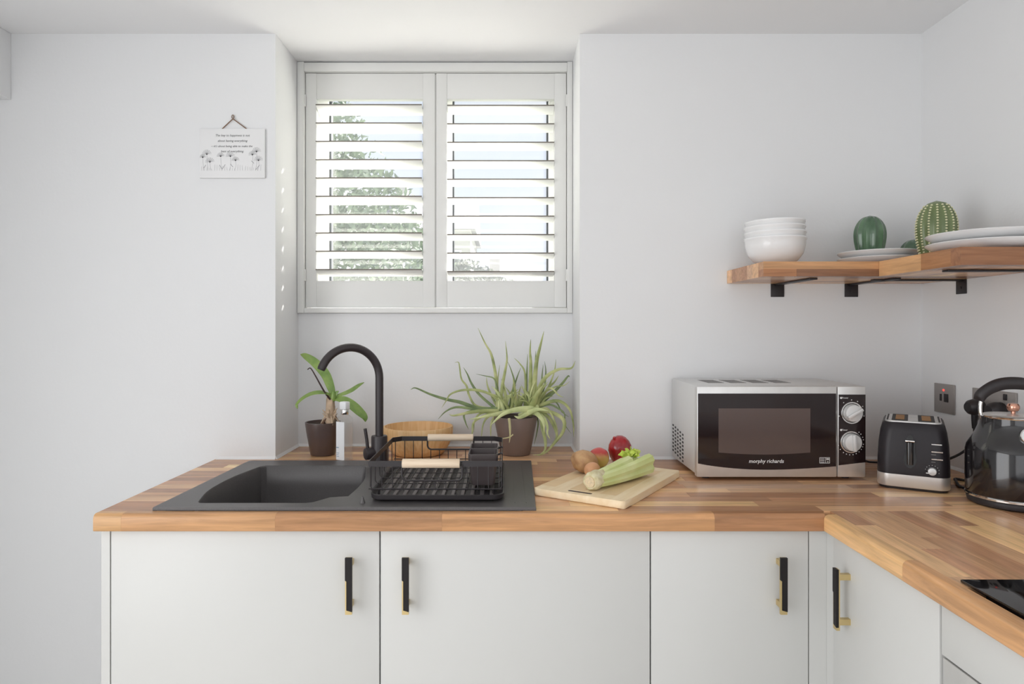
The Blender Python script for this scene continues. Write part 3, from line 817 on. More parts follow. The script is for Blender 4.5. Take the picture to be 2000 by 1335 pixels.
# ------------------------------------------------------------------ aloe
AX, AY = XX(1007, 2.125), 2.125
aw = thing('aloe_plant', 'bushy spiky aloe in a taupe pot under the window', 'plant', (AX, AY, ZT))
ah = ZZ(812, AY) - ZT
MB().lathe([(0.0, 0.0008), (0.045, 0.0008), (0.048, 0.004), (0.060, ah * 0.55), (0.0705, ah - 0.004), (0.070, ah), (0.066, ah), (0.064, ah - 0.014), (0.0, ah - 0.014)], (AX, AY, ZT), 48).build('pot', 'pot_taupe', aw)
MB().lathe([(0.0645, ah - 0.016), (0.06, ah - 0.008), (0.0, ah - 0.004)], (AX, AY, ZT), 24).build('soil', 'soil', aw)
LEAVES = [
 ([(850, 830), (845, 660), (830, 500), (790, 310), (730, 200), (660, 50)], 9, 'aloe', 0.03),
 ([(880, 830), (890, 640), (925, 450), (940, 340), (925, 175)], 8, 'aloe', 0.0),
 ([(1160, 800), (1165, 620), (1170, 400), (1163, 280), (1170, 160)], 10, 'aloe', 0.02),
 ([(1200, 790), (1205, 600), (1225, 380), (1260, 230), (1297, 82)], 12, 'aloe', -0.02),
 ([(1215, 780), (1245, 640), (1320, 520), (1440, 450), (1560, 438), (1612, 368)], 10, 'aloe', -0.03),
 ([(1240, 790), (1330, 640), (1400, 570), (1440, 508)], 7, 'aloe', 0.03),
 ([(1240, 800), (1370, 690), (1470, 590), (1530, 515), (1545, 525)], 8, 'aloe_dark', 0.03),
 ([(1180, 840), (1300, 780), (1440, 755), (1540, 830), (1580, 970), (1585, 1105)], 9, 'aloe', -0.02),
 ([(1170, 840), (1350, 860), (1480, 930), (1485, 1040), (1400, 1160), (1300, 1260), (1190, 1325)], 10, 'aloe', -0.045),
 ([(1240, 820), (1130, 830), (1000, 845), (890, 890), (780, 990)], 15, 'aloe_pale', -0.085),
 ([(960, 850), (850, 880), (720, 905), (570, 935)], 10, 'aloe_pale', -0.07),
 ([(880, 850), (720, 860), (600, 830), (450, 815), (350, 855), (275, 930)], 8, 'aloe_dark', -0.02),
 ([(880, 830), (700, 830), (580, 800), (480, 765), (350, 738), (200, 690), (60, 630), (10, 645)], 10, 'aloe_dark', 0.02),
 ([(880, 760), (780, 690), (650, 650), (500, 652), (395, 690), (355, 750), (310, 820)], 7, 'aloe', 0.0),
 ([(800, 830), (640, 800), (575, 700), (550, 610), (500, 540), (482, 420), (470, 380), (435, 385)], 6, 'aloe', 0.05),
 ([(830, 830), (680, 700), (600, 590), (560, 500), (520, 430)], 7, 'aloe_dark', 0.06),
 ([(850, 820), (780, 680), (750, 600), (742, 520)], 6, 'aloe', 0.05),
 ([(850, 640), (815, 540), (740, 515), (640, 495)], 4, 'aloe_dark', 0.02),
 ([(870, 820), (850, 600), (870, 405)], 5, 'aloe', 0.05),
 ([(960, 820), (1000, 650), (1040, 520), (1075, 430)], 5, 'aloe_dark', 0.06),
 ([(1000, 820), (1015, 600), (985, 470), (945, 370)], 5, 'aloe_dark', 0.06),
 ([(1110, 800), (1120, 620), (1110, 470), (1060, 390), (1010, 340)], 6, 'aloe', 0.04),
 ([(1130, 800), (1130, 600), (1135, 420), (1140, 300)], 5, 'aloe_dark', 0.06),
 ([(1210, 780), (1220, 560), (1215, 380), (1218, 270)], 6, 'aloe_dark', 0.06),
 ([(1220, 780), (1270, 620), (1280, 500), (1290, 400)], 5, 'aloe_dark', 0.05),
 ([(1230, 780), (1300, 620), (1315, 470), (1303, 370)], 5, 'aloe_dark', 0.06),
 ([(1250, 780), (1350, 600), (1400, 460), (1413, 350)], 5, 'aloe', 0.05),
 ([(1220, 850), (1270, 920), (1285, 1020), (1310, 1140), (1305, 1230), (1240, 1310)], 11, 'aloe', -0.06),
 ([(1220, 840), (1330, 900), (1400, 1010), (1420, 1110), (1360, 1200), (1300, 1280)], 9, 'aloe', -0.03),
 ([(1200, 850), (1290, 910), (1330, 1000), (1330, 1070), (1360, 1130)], 8, 'aloe_pale', -0.05),
 ([(1200, 850), (1240, 950), (1225, 1080), (1200, 1180)], 4, 'aloe_dark', 0.0),
 ([(880, 860), (740, 890), (620, 960), (605, 1060), (590, 1160)], 6, 'aloe', -0.05),
 ([(820, 850), (640, 850), (530, 880), (540, 960), (570, 1030)], 7, 'aloe_dark', -0.03),
 ([(860, 860), (700, 870), (630, 940), (620, 1060)], 6, 'aloe', -0.04),
 ([(880, 860), (770, 900), (710, 980), (690, 1140)], 6, 'aloe', -0.03),
 ([(900, 860), (820, 910), (785, 990), (785, 1120)], 7, 'aloe', -0.02),
 ([(1230, 760), (1350, 630), (1440, 700), (1490, 720)], 5, 'aloe', -0.04),
 ([(1230, 820), (1350, 790), (1440, 830), (1495, 880), (1500, 980), (1560, 1070)], 5, 'aloe_dark', -0.02),
 ([(860, 850), (700, 850), (560, 870), (430, 895), (380, 885)], 9, 'aloe', -0.05),
 ([(1240, 800), (1400, 760), (1470, 860), (1540, 910)], 4, 'aloe_dark', 0.0),
 ([(1200, 780), (1280, 690), (1400, 620), (1490, 605), (1545, 565)], 5, 'aloe', 0.0),
 ([(1230, 840), (1330, 830), (1400, 950), (1435, 1050)], 6, 'aloe', -0.04),
 ([(1150, 890), (1185, 800), (1230, 690), (1300, 590)], 17, 'aloe', -0.05),
 ([(1060, 900), (1140, 870), (1240, 835), (1340, 850)], 13, 'aloe_pale', -0.075),
 ([(1190, 840), (1130, 880), (1060, 915), (1010, 900)], 12, 'aloe_pale', -0.08),
 ([(1150, 860), (1230, 880), (1290, 960), (1300, 1060)], 12, 'aloe_pale', -0.07),
 ([(960, 920), (968, 1000), (970, 1090), (962, 1160)], 6, 'aloe_dry', -0.085),
 ([(1000, 1078), (960, 1105), (880, 1118), (820, 1110)], 3, 'aloe_dry', -0.085),
]
for k in range(48):
    bu = ro.uniform(840, 1080) if k % 2 else ro.uniform(1140, 1250)
    an = ro.uniform(-1.1, 1.1); L = ro.uniform(130, 330)
    tu = bu + L * math.sin(an) * 0.9; tv = 830 - L * math.cos(an) * 0.95
    mu = (bu + tu) / 2 - 20 * math.sin(an); mv = (830 + tv) / 2 - 25
    LEAVES.append(([(bu, 850), (mu, mv), (tu, tv)], ro.uniform(4.5, 8), ro.choice(['aloe', 'aloe_pale', 'aloe']), ro.uniform(-0.05, 0.07)))
for pts, wd, mt_, dz in LEAVES:
    n = len(pts); pp = []
    for i, (u, v) in enumerate(pts):
        fr = i / (n - 1)
        d = AY + dz * min(1.0, 0.25 + fr)
        if mt_ == 'aloe_dry': d = AY + dz
        pp.append(P(800 + u / 4.944, 630 + v / 4.944, min(d, 2.245)))
        if pp[-1].z < ZT + 0.005: pp[-1].z = ZT + 0.005
        if pp[-1].x > NR - 0.008: pp[-1].x = NR - 0.008
    w0 = wd * 1.45 / 1000.0
    MB().ribbon(pp, lambda f, w0=w0: w0 * 1.15 * max(0.06, (1 - f) ** 0.6) * (0.8 + 0.2 * f if f < 0.3 else 0.86 + 0.14 * (1 - f)), lambda f, w0=w0: w0 * 0.5 * max(0.1, (1 - f) ** 0.6), (0.1, -1, 0.25), 6, 5, fold=0.15).build('leaf', mt_, aw)

# ------------------------------------------------------------------ dish rack
TX0, TX1, TY0, TY1 = -0.310, -0.001, 1.500, 1.885
dr = thing('dish_rack', 'black wire dish rack with two pale wooden handles on the sink drainer', 'dish rack', (-0.155, 1.69, ZS))
zb = ZS + 0.0012
def tr_ring(ins, z, r): return rrect((TX0 + TX1) / 2, (TY0 + TY1) / 2, TX1 - TX0 - 2 * ins, TY1 - TY0 - 2 * ins, r, z, 5)
MB().rings([tr_ring(0.012, zb, 0.02), tr_ring(0.002, zb + 0.006, 0.028), tr_ring(0.0, zb + 0.016, 0.03), tr_ring(0.004, zb + 0.0165, 0.027), tr_ring(0.008, zb + 0.008, 0.024), tr_ring(0.018, zb + 0.004, 0.016)]).build('drip_tray', 'black_plastic', dr)
for k in range(12):
    x = TX0 + 0.030 + k * (TX1 - TX0 - 0.06) / 11
    MB().box(x - 0.0045, x + 0.0045, TY0 + 0.03, TY1 - 0.03, zb + 0.003, zb + 0.0085, 0.0012, 1).build('tray_rib', 'tray_grey', dr)
RX0, RX1, RY0, RY1 = XX(720, 1.528), XX(980, 1.528), 1.528, 1.878
zr0, zr1 = 0.9945, 1.0075
def wall_path(z, cut=None):
    ch = 0.022
    return [Vector(p) for p in ((RX0, RY0, z), (RX1, RY0, z), (RX1, RY1 - ch, z), (RX1 - ch, RY1, z), (RX0 + ch, RY1, z), (RX0, RY1 - ch, z))]
hf0, hf1 = XX(785, RY0), XX(903, RY0)
hb0, hb1 = XX(835, RY1), XX(925, RY1)
def band(pts):
    rs_ = []
    n = len(pts)
    for i, p in enumerate(pts):
        t_ = (pts[min(i + 1, n - 1)] - pts[max(i - 1, 0)]); t_.z = 0; t_.normalize()
        nn = Vector((-t_.y, t_.x, 0)) * 0.0011
        rs_.append([p - nn, p + nn, p + nn + Vector((0, 0, zr1 - zr0)), p - nn + Vector((0, 0, zr1 - zr0))])
    return rs_
q = wall_path(zr0)
left_band = [Vector((hf0, RY0, zr0)), q[0], q[5], q[4], Vector((hb0, RY1, zr0))]
right_band = [Vector((hb1, RY1, zr0)), q[3], q[2], q[1], Vector((hf1, RY0, zr0))]
for b_ in (left_band, right_band):
    MB().rings(band(b_)).build('rim_band', 'black_metal', dr, smooth=False)
def uloop(x0, x1, yy, zlow):
    r = 0.012; zt_ = (zr0 + zr1) / 2
    pt = [Vector((x0, yy, zt_)), Vector((x0, yy, zlow + r))]
    for k in range(1, 6):
        a = PI / 2 * k / 5
        pt.append(Vector((x0 + r - r * math.cos(a), yy, zlow + r - r * math.sin(a))))
    for k in range(0, 6):
        a = PI / 2 * k / 5
        pt.append(Vector((x1 - r + r * math.sin(a), yy, zlow + r - r * math.cos(a))))
    pt.append(Vector((x1, yy, zt_)))
    return MB().tube(pt, 0.0024, 8)
uloop(hf0, hf1, RY0, ZZ(938, RY0)).build('handle_loop', 'black_metal', dr)
uloop(hb0, hb1, RY1, ZZ(877, RY1)).build('handle_loop', 'black_metal', dr)
zh = (zr0 + zr1) / 2
MB().cyl((hf0 + 0.001, RY0, zh + 0.001), (hf1 - 0.006, RY0, zh + 0.001), 0.0105, seg=24, bev=0.001).build('wooden_handle', 'pale_wood', dr)
MB().cyl((hb0 + 0.001, RY1, zh + 0.003), (hb1 - 0.001, RY1, zh + 0.003), 0.0098, seg=24, bev=0.001).build('wooden_handle', 'pale_wood', dr)
zlow = ZS + 0.021
wr_ = 0.0012
nf = 13
zlf, zlb = ZZ(938, RY0), ZZ(877, RY1)
for k in range(nf):
    x = RX0 + 0.006 + (RX1 - RX0 - 0.012) * k / (nf - 1)
    zt_f = zlf if hf0 < x < hf1 else zr0 + 0.002
    # one bent wire: front upright, across the base, back upright
    zt_b = zlb if hb0 < x < hb1 else zr0 + 0.002
    yb_ = RY1 if RX0 + 0.022 < x < RX1 - 0.022 else RY1 - 0.012
    ins = 0.012
    MB().tube([(x, RY0, zt_f), (x, RY0, zlow + 0.006), (x, RY0 + 0.006, zlow), (x, yb_ - 0.006, zlow), (x, yb_, zlow + 0.006), (x, yb_, zt_b)], wr_, 6).build('wire', 'black_metal', dr)
ns = 11
for k in range(ns):
    y = RY0 + 0.02 + (RY1 - RY0 - 0.055) * k / (ns - 1)
    if k % 2 == 0:
        MB().tube([(RX0, y, zr0 + 0.002), (RX0, y, zlow - 0.001 + 0.006), (RX0 + 0.006, y, zlow - 0.002), (RX1 - 0.006, y, zlow - 0.002), (RX1, y, zlow + 0.005), (RX1, y, zr0 + 0.002)], wr_, 6).build('wire', 'black_metal', dr)
for y_, z_ in ((RY0, zlow + 0.004), (RY1, zlow + 0.004)):
    MB().tube([(RX0, y_, z_), (RX1, y_, z_)], 0.0014, 6).build('cross_wire', 'black_metal', dr)
for x_ in (RX0 + 0.02, RX1 - 0.02):
    for y_ in (RY0 + 0.02, RY1 - 0.02):
        MB().cyl((x_, y_, zb + 0.0045), (x_, y_, zlow), 0.003, seg=10).build('foot', 'black_metal', dr)
# utensil holder hooked inside the rack
ux0, ux1, uy0, uy1 = -0.087, -0.0165, 1.560, 1.715
zu0, zu1 = zlow + 0.003, 1.0165
uh = thing('utensil_holder', 'black two-compartment utensil holder hung in the dish rack corner', 'holder', ((ux0 + ux1) / 2, (uy0 + uy1) / 2, zu0))
ym = (uy0 + uy1) / 2
for a, b in ((uy0, ym - 0.001), (ym + 0.001, uy1)):
    cx, cy, wx_, wy_ = (ux0 + ux1) / 2, (a + b) / 2, ux1 - ux0, b - a
    MB().rings([rrect(cx, cy, wx_ - 0.018, wy_ - 0.014, 0.008, zu0, 4), rrect(cx, cy, wx_ - 0.014, wy_ - 0.010, 0.009, zu0 + 0.004, 4), rrect(cx, cy, wx_ - 0.004, wy_ - 0.003, 0.010, zu1 - 0.018, 4),
                rrect(cx, cy, wx_, wy_, 0.010, zu1 - 0.016, 4), rrect(cx, cy, wx_, wy_, 0.010, zu1, 4), rrect(cx, cy, wx_ - 0.005, wy_ - 0.005, 0.008, zu1, 4),
                rrect(cx, cy, wx_ - 0.019, wy_ - 0.015, 0.007, zu0 + 0.006, 4)]).build('compartment', 'holder_plastic', uh)
for yy in (uy0 + 0.035, uy1 - 0.035):
    MB().tube([(ux1 - 0.001, yy, zu1 - 0.008), (ux1 + 0.008, yy, zu1 - 0.003), (ux1 + 0.011, yy, zu1 - 0.006)], 0.0022, 8).build('hook', 'black_plastic', uh)

# ------------------------------------------------------------------ chopping board and vegetables
ZB = ZT + 0.018
bA, bB, bD = Vector((0.0785, 1.611, 0)), Vector((0.267, 1.470, 0)), Vector((0.4785, 1.798, 0))
ex = (bD - bB).normalized(); ey = Vector((-ex.y, ex.x, 0))
Lb = (bD - bB).length; Wb = 0.238
cen = bB + ex * Lb / 2 + ey * Wb / 2
cb_ = thing('chopping_board', 'pale bamboo chopping board lying askew beside the sink', 'chopping board', (cen.x, cen.y, ZT), local=True, rz=math.atan2(ex.y, ex.x))
es = 0.040
def brd(x0, x1, m, name, slot=False):
    pts = []
    r = 0.014
    n = 6
    lft = x0 < -Lb / 2 + 1e-4; rgt = x1 > Lb / 2 - 1e-4
    def arc(cx, cy, a0):
        return [(cx + r * math.cos(a0 + PI / 2 * k / n), cy + r * math.sin(a0 + PI / 2 * k / n)) for k in range(n + 1)]
    pts += arc(x1 - r, Wb / 2 - r, 0) if rgt else [(x1, Wb / 2)]
    pts += arc(x0 + r, Wb / 2 - r, PI / 2) if lft else [(x0, Wb / 2)]
    pts += arc(x0 + r, -Wb / 2 + r, PI) if lft else [(x0, -Wb / 2)]
    pts += arc(x1 - r, -Wb / 2 + r, 1.5 * PI) if rgt else [(x1, -Wb / 2)]
    mb = MB()
    def sh(z, s):
        return [Vector((max(min(u, x1 - (s if rgt else 0)), x0 + (s if lft else 0)), max(min(v, Wb / 2 - s), -Wb / 2 + s), z)) for u, v in pts]
    mb.rings([sh(0.0006, 0.002), sh(0.0025, 0), sh(0.0155, 0), sh(0.018, 0.002)])
    return mb.build(name, m, cb_)
brd(-Lb / 2, -Lb / 2 + es, 'bamboo_end', 'end_strip'); brd(Lb / 2 - es, Lb / 2, 'bamboo_end', 'end_strip')
nst = 6
for k in range(nst):
    v0, v1 = -Wb / 2 + Wb * k / nst, -Wb / 2 + Wb * (k + 1) / nst
    MB().box(-Lb / 2 + es, Lb / 2 - es, v0, v1, 0.0006, 0.0178, 0.0003, 1).build('strip', 'board' if k % 2 else 'bamboo_end', cb_, smooth=False)
MB().rings([rrect(-Lb / 2 + 0.025, 0.004, 0.009, 0.062, 0.0044, z, 5) for z in (0.0170, 0.0184)]).build('slot', 'stem_dark', cb_)

def blob(name, c, rx, ry, rz, m, label, cat, fn=None, rot=(0, 0, 0), sub=4):
    b = bmesh.new(); bmesh.ops.create_icosphere(b, subdivisions=sub, radius=1)
    R_ = Matrix.Rotation(rot[2], 3, 'Z') @ Matrix.Rotation(rot[1], 3, 'Y') @ Matrix.Rotation(rot[0], 3, 'X')
    for v in b.verts:
        u = v.co.copy(); k = fn(u) if fn else 1.0
        v.co = R_ @ Vector((u.x * rx * k, u.y * ry * k, u.z * rz * k))
    zmin = min(v.co.z for v in b.verts)
    m_ = MB(); 
    for v in b.verts: v.co.z -= zmin
    for v in b.verts: v.co += Vector(c)
    m_._merge(b)
    return tag(m_.build(name, m, loc=c), label, cat)
from mathutils import noise as mno
zv = ZB + 0.0003
blob('potato', (XX(1142, 1.768), 1.768, zv), 0.037, 0.034, 0.0295, 'potato', 'brown potato at the back edge of the chopping board', 'potato',
     lambda u: 1 + 0.10 * mno.noise(u * 1.6 + Vector((3, 1, 2))) + 0.02 * mno.noise(u * 6) - 0.16 * math.exp(-((u - Vector((-0.80, -0.55, 0.2)).normalized()).length / 0.22) ** 2), (0.1, 0.25, -0.5))
blob('apple', (XX(1170, 1.835), 1.835, zv), 0.0285, 0.030, 0.0275, 'apple', 'small red and yellow apple half hidden behind the potato', 'apple',
     lambda u: 1 + 0.04 * mno.noise(u * 1.5), (0, 0.3, 0.2))
eg = blob('egg', (XX(1157, 1.702), 1.702, zv), 0.0213, 0.0205, 0.0205, 'egg', 'brown egg between the potato and the celery root end', 'egg',
     lambda u: 1 + 0.05 * u.y)
rpp = thing('red_pepper', 'glossy red pepper standing upright on the chopping board', 'pepper', (XX(1210, 1.880), 1.880, ZB))
pc = (XX(1210, 1.880), 1.880, ZB + 0.0004)
MB().lathe([(0.0, 0.002), (0.012, 0.0), (0.021, 0.006), (0.0285, 0.022), (0.0338, 0.040), (0.0318, 0.055), (0.0255, 0.067), (0.0165, 0.0765), (0.0075, 0.081), (0.0, 0.0815)], pc, 48,
           fn=lambda a, z: 1 + 0.045 * math.cos(3 * a + 0.5) * (0.4 + z * 8)).build('flesh', 'red_skin', rpp)
MB().tube([(pc[0] - 0.016, pc[1] - 0.012, pc[2] + 0.073), (pc[0] - 0.0185, pc[1] - 0.015, pc[2] + 0.079)], [0.005, 0.003], 8).build('stem', 'red_skin', rpp)
# celery
ce = thing('celery', 'cut bunch of pale green celery lying across the chopping board', 'celery', (0.29, 1.66, ZB))
ca, cbb = Vector((XX(1157, 1.575), 1.575, ZB + 0.0225)), Vector((XX(1246, 1.745), 1.75, ZB + 0.0345))
ax = (cbb - ca).normalized(); sdv = ax.cross(Vector((0, 0, 1))).normalized(); upv = sdv.cross(ax)
offs = [(0, 0.62), (-0.72, 0.30), (0.72, 0.30), (-0.60, -0.45), (0.62, -0.45), (0.0, -0.55), (-0.15, 0.1)]
lens = [0.70, 0.74, 1.0, 0.98, 1.02, 0.95, 0.9]
for (u, v), L in zip(offs, lens):
    pts = []
    for k in range(5):
        f_ = k / 4 * L
        rad = 0.0145 + 0.0160 * f_ - 0.004 * max(0, 0.3 - f_)
        pts.append(ca.lerp(cbb, f_) + sdv * (u * rad + 0.012 * math.sin(PI * f_ * 0.5)) + upv * v * rad + upv * (-0.002 * math.sin(PI * f_)))
    r_ = MB(); pth = catmull(pts, 4)
    rs_ = []
    for i, p in enumerate(pth):
        f_ = i / (len(pth) - 1); ra = 0.0100 + 0.0050 * f_
        ring = []
        for k in range(16):
            a = 2 * PI * k / 16
            rr = ra * (1 + 0.05 * math.cos(8 * a))
            ring.append(p + sdv * rr * math.cos(a) + upv * rr * math.sin(a))
        rs_.append(ring)
    r_.rings(rs_)
    r_.build('stalk', 'celery', ce)
rs_ = []
for f_, r0 in ((-0.010, 0.012), (-0.012, 0.017), (-0.006, 0.0215), (0.006, 0.0225), (0.022, 0.0215), (0.04, 0.020)):
    rs_.append([ca + ax * f_ + (sdv * math.cos(a) + upv * math.sin(a)) * r0 * (1 + 0.06 * math.sin(5 * a + f_ * 200)) for a in [2 * PI * k / 28 for k in range(28)]])
MB().rings(rs_).build('root_base', 'celery_root', ce)
MB().rings([[ca + ax * f_ + (sdv * math.cos(a) + upv * math.sin(a)) * r0 for a in [2 * PI * k / 24 for k in range(24)]] for f_, r0 in ((-0.011, 0.0135), (-0.0135, 0.0128))]).build('cut_end', 'cut_end', ce)
lc = ca.lerp(cbb, 0.84) + upv * 0.024 + sdv * 0.004
for k in range(34):
    a = ro.uniform(0, 2 * PI); L = ro.uniform(0.014, 0.028)
    dv = (ax * math.cos(a) * 0.9 - sdv * math.sin(a) * 0.9 + upv * ro.uniform(0.25, 1.0)).normalized()
    b0 = lc + ax * ro.uniform(-0.022, 0.026) + sdv * ro.uniform(-0.016, 0.006)
    b0.z -= 0.004
    e = b0 + dv * L
    MB().ribbon([b0, b0.lerp(e, 0.6) + upv * 0.003, e + Vector((ro.uniform(-1, 1), ro.uniform(-1, 1), 0)) * 0.004], leafw(ro.uniform(0.008, 0.014)), 0.0012, (ro.uniform(-1, 1), -1, ro.uniform(-0.5, 1)), 6, 4, fold=0.3).build('leaf', 'celery_leaf', ce)

# ------------------------------------------------------------------ microwave
MY = 1.752
mw = thing('microwave', 'silver microwave oven with black glass door against the wall', 'microwave', (0.733, 1.89, ZT))
mx0, mx1, mz0, mz1 = XX(1361, MY), XX(1691, MY), ZZ(931.5, MY), ZZ(753, MY)
MB().box(mx0 + 0.002, mx1 - 0.002, MY + 0.020, 2.025, mz0 + 0.004, mz1 - 0.0005, 0.004).build('casing', 'silver_paint', mw)
xs_ = XX(1635.5, MY)
md = MB().box(mx0, xs_ - 0.0008, MY, MY + 0.022, mz0, mz1 - 0.0015, 0.003).build('door', 'steel', mw)
mc = MB().box(xs_ + 0.0008, mx1, MY, MY + 0.022, mz0, mz1 - 0.0015, 0.003).build('control_panel', 'steel', mw)
def fl(poly, name, m, par, off, th=0.0012):
    mb = MB(); mb.prism([(XX(a, MY), ZZ(b, MY)) for a, b in poly], lambda u, v, h: (u, MY - off - h, v), th)
    return mb.build(name, m, par, smooth=False)
arc_ = [(1363 + 269.5 * k / 16, 904.5 + 9.5 * math.sin(PI * (k / 16) ** 0.85) + 5.5 * k / 16) for k in range(17)]
fl([(1632.5, 768), (1363, 768)] + arc_, 'door_glass', 'black_glass', md, 0.0003)
fl([(1582, 797), (1403, 797), (1403, 883)] + [(1403 + 179 * k / 8, 883 + 4 * math.sin(PI * k / 8)) for k in range(1, 8)] + [(1582, 883)], 'door_window', 'window_mesh', md, 0.0016, 0.0003)
fl([(1690, 770), (1637.8, 770), (1637.8, 908), (1690, 902)], 'control_glass', 'black_glass', mc, 0.0003)
def MT(px, py, off): return Matrix.Translation((XX(px, MY), MY - off, ZZ(py, MY))) @ Matrix.Rotation(PI / 2, 4, 'X')
s1 = F / MY
textmesh('lettering', 'morphy richards', 10.2 / s1, 'white_print', md, MT(1496, 900, 0.0021), shear=0.15, bold=0.0001)
def frame_px(x0, x1, y0, y1, t, name, par, off=0.0018):
    mb = MB()
    for a, b, c, d in ((x0, x1, y0, y0 + t), (x0, x1, y1 - t, y1), (x0, x0 + t, y0, y1), (x1 - t, x1, y0, y1)):
        mb.box(XX(a, MY), XX(b, MY), MY - off - 0.0004, MY - off, ZZ(d, MY), ZZ(c, MY))
    return mb
mb = frame_px(1600, 1620, 892.5, 904, 0.8, '', md)
mb.box(XX(1611.5, MY), XX(1612.3, MY), MY - 0.0022, MY - 0.0018, ZZ(904, MY), ZZ(892.5, MY))
for yy in (895, 898, 901):
    mb.box(XX(1602, MY), XX(1609.5, MY), MY - 0.0022, MY - 0.0018, ZZ(yy + 0.9, MY), ZZ(yy, MY))
mb.box(XX(1613.5, MY), XX(1618.5, MY), MY - 0.0022, MY - 0.0018, ZZ(897, MY), ZZ(894.5, MY)); mb.box(XX(1615.5, MY), XX(1616.7, MY), MY - 0.0022, MY - 0.0018, ZZ(902.5, MY), ZZ(899, MY))
mb.build('oven_symbol', 'white_print', md, smooth=False)
for (kx, ky, ang) in ((1662.5, 805.5, math.radians(30)), (1661, 862.5, math.radians(94))):
    c = Vector((XX(kx, MY), MY - 0.0016, ZZ(ky, MY)))
    r = 17.0 / s1
    kn = MB().cyl(c, c + Vector((0, -0.016, 0)), r * 1.06, r * 0.95, 40, bev=0.001).build('knob', 'silver_paint', mc)
    MB().box(c.x - r * 0.96, c.x + r * 0.96, c.y - 0.024, c.y - 0.0155, c.z - r * 0.17, c.z + r * 0.17, 0.0015, 2, None).build('tmp', 'silver_paint', kn)
    gr = bpy.data.objects[[o.name for o in kn.children][0]]; gr.name = 'grip'
    Rm = Matrix.Rotation(-ang, 4, 'Y')
    gr.data.transform(Matrix.Translation(c - ORG[mc.name]) @ Rm @ Matrix.Translation(-(c - ORG[mc.name])))
    MB().lathe([(r * 1.12, 0.0), (r * 1.24, 0.0), (r * 1.24, 0.003), (r * 1.12, 0.003)], (0, 0, 0), 40, closed=True).build('tmp2', 'chrome', None)
    ring = bpy.data.objects['tmp2']; ring.name = 'knob_ring'
    ring.data.transform(Matrix.Translation(c - ORG[mc.name]) @ Matrix.Rotation(PI / 2, 4, 'X')); ring.parent = mc
def dots(kx, ky, rad, angs_, name):
    mb = MB()
    for a in angs_:
        x, y = kx + rad * math.cos(math.radians(a)), ky - rad * math.sin(math.radians(a))
        mb.cyl((XX(x, MY), MY - 0.0016, ZZ(y, MY)), (XX(x, MY), MY - 0.002, ZZ(y, MY)), 1.0 / s1, seg=8)
    mb.build(name, 'white_print', mc, smooth=False)
dots(1661, 862.5, 25, [10, 22, -10, -22, -35, -50, -65, -80, -95, -110, -125, -145, -165, 50, 38], 'dial_marks')
dots(1662.5, 805.5, 25, [128, 90, 62, 30, -15, 195], 'dial_marks')
textmesh('lettering', 'Power', 4.6 / s1, 'white_print', mc, MT(1650, 776.5, 0.0020), ext=0.0001)
textmesh('lettering', 'Timer', 4.6 / s1, 'white_print', mc, MT(1649, 839, 0.0020), ext=0.0001)
for yy in (776.5, 839):
    c = Vector((XX(1642, MY), MY - 0.0016, ZZ(yy, MY)))
    MB().cyl(c, c + Vector((0, -0.0004, 0)), 2.0 / s1, seg=14).build('panel_symbol', 'white_print', mc, smooth=False)
# side vents
mb = MB()
for i in range(5):
    for j in range(8):
        yy = 2.005 - i * 0.027; zz = ZZ(830 + 0, 2.0) - j * 0.0108 - i * 0.003 + 0.0
        mb.box(mx0 + 0.0012, mx0 + 0.0022, yy - 0.0065, yy + 0.0065, zz - 0.0028, zz + 0.0028)
mb.build('side_vent', 'vent_dark', mw, smooth=False)
for i in range(4):
    x0 = mx0 + 0.060 + i * 0.0625
    mb = MB()
    for j in range(6):
        mb.box(x0, x0 + 0.045, 1.85 + j * 0.018, 1.862 + j * 0.018, mz1 - 0.0008, mz1 + 0.0002)
    mb.build('top_vent', 'vent_grey', mw, smooth=False)
for fx in (mx0 + 0.035, mx1 - 0.035):
    for fy in (MY + 0.04, 1.99):
        MB().cyl((fx, fy, ZT + 0.0004), (fx, fy, mz0 + 0.005), 0.010, seg=14).build('foot', 'black_plastic', mw)
mk = MB().tube([(mx1 - 0.004, 1.99, 0.975), (mx1 + 0.02, 1.985, 0.968), (mx1 + 0.055, 1.96, 0.945), (1.08, 1.955, 0.919), (1.19, 1.97, 0.919)], 0.0034, 8, smooth=6)
mk.build('power_cord', 'black_plastic', mw)

# ------------------------------------------------------------------ toaster
ta = math.atan2(-0.525, 0.851)
tlx, tly = Vector((0.851, -0.525, 0)), Vector((0.525, 0.851, 0))
tc_ = Vector((1.0145, 1.6415, 0)) + tly * 0.100
to = thing('toaster', 'matt black two slot toaster with steel base band beside the kettle', 'toaster', (tc_.x, tc_.y, ZT), local=True, rz=ta)
def tring(wx_, wy_, z, r=0.028): return rrect(0, 0, wx_, wy_, r, z, 7)
MB().rings([tring(0.148, 0.190, 0.0005), tring(0.152, 0.194, 0.008)]).build('foot_ring', 'black_plastic', to)
MB().rings([tring(0.156, 0.198, 0.007), tring(0.1585, 0.2, 0.010), tring(0.1575, 0.1995, 0.038), tring(0.154, 0.196, 0.0385)]).build('base_band', 'steel', to)
MB().rings([tring(0.1565, 0.1985, 0.0383), tring(0.1570, 0.199, 0.042), tring(0.156, 0.197, 0.075), tring(0.152, 0.192, 0.115), tring(0.144, 0.184, 0.146), tring(0.136, 0.176, 0.162), tring(0.130, 0.170, 0.1665), tring(0.122, 0.162, 0.1672)]).build('shell', 'toaster_black', to)
tpz = 0.1672
tpp = MB().rings([tring(0.1235, 0.163, tpz - 0.0005, 0.02), tring(0.122, 0.1615, tpz + 0.0022, 0.02)]).build('top_plate', 'steel', to)
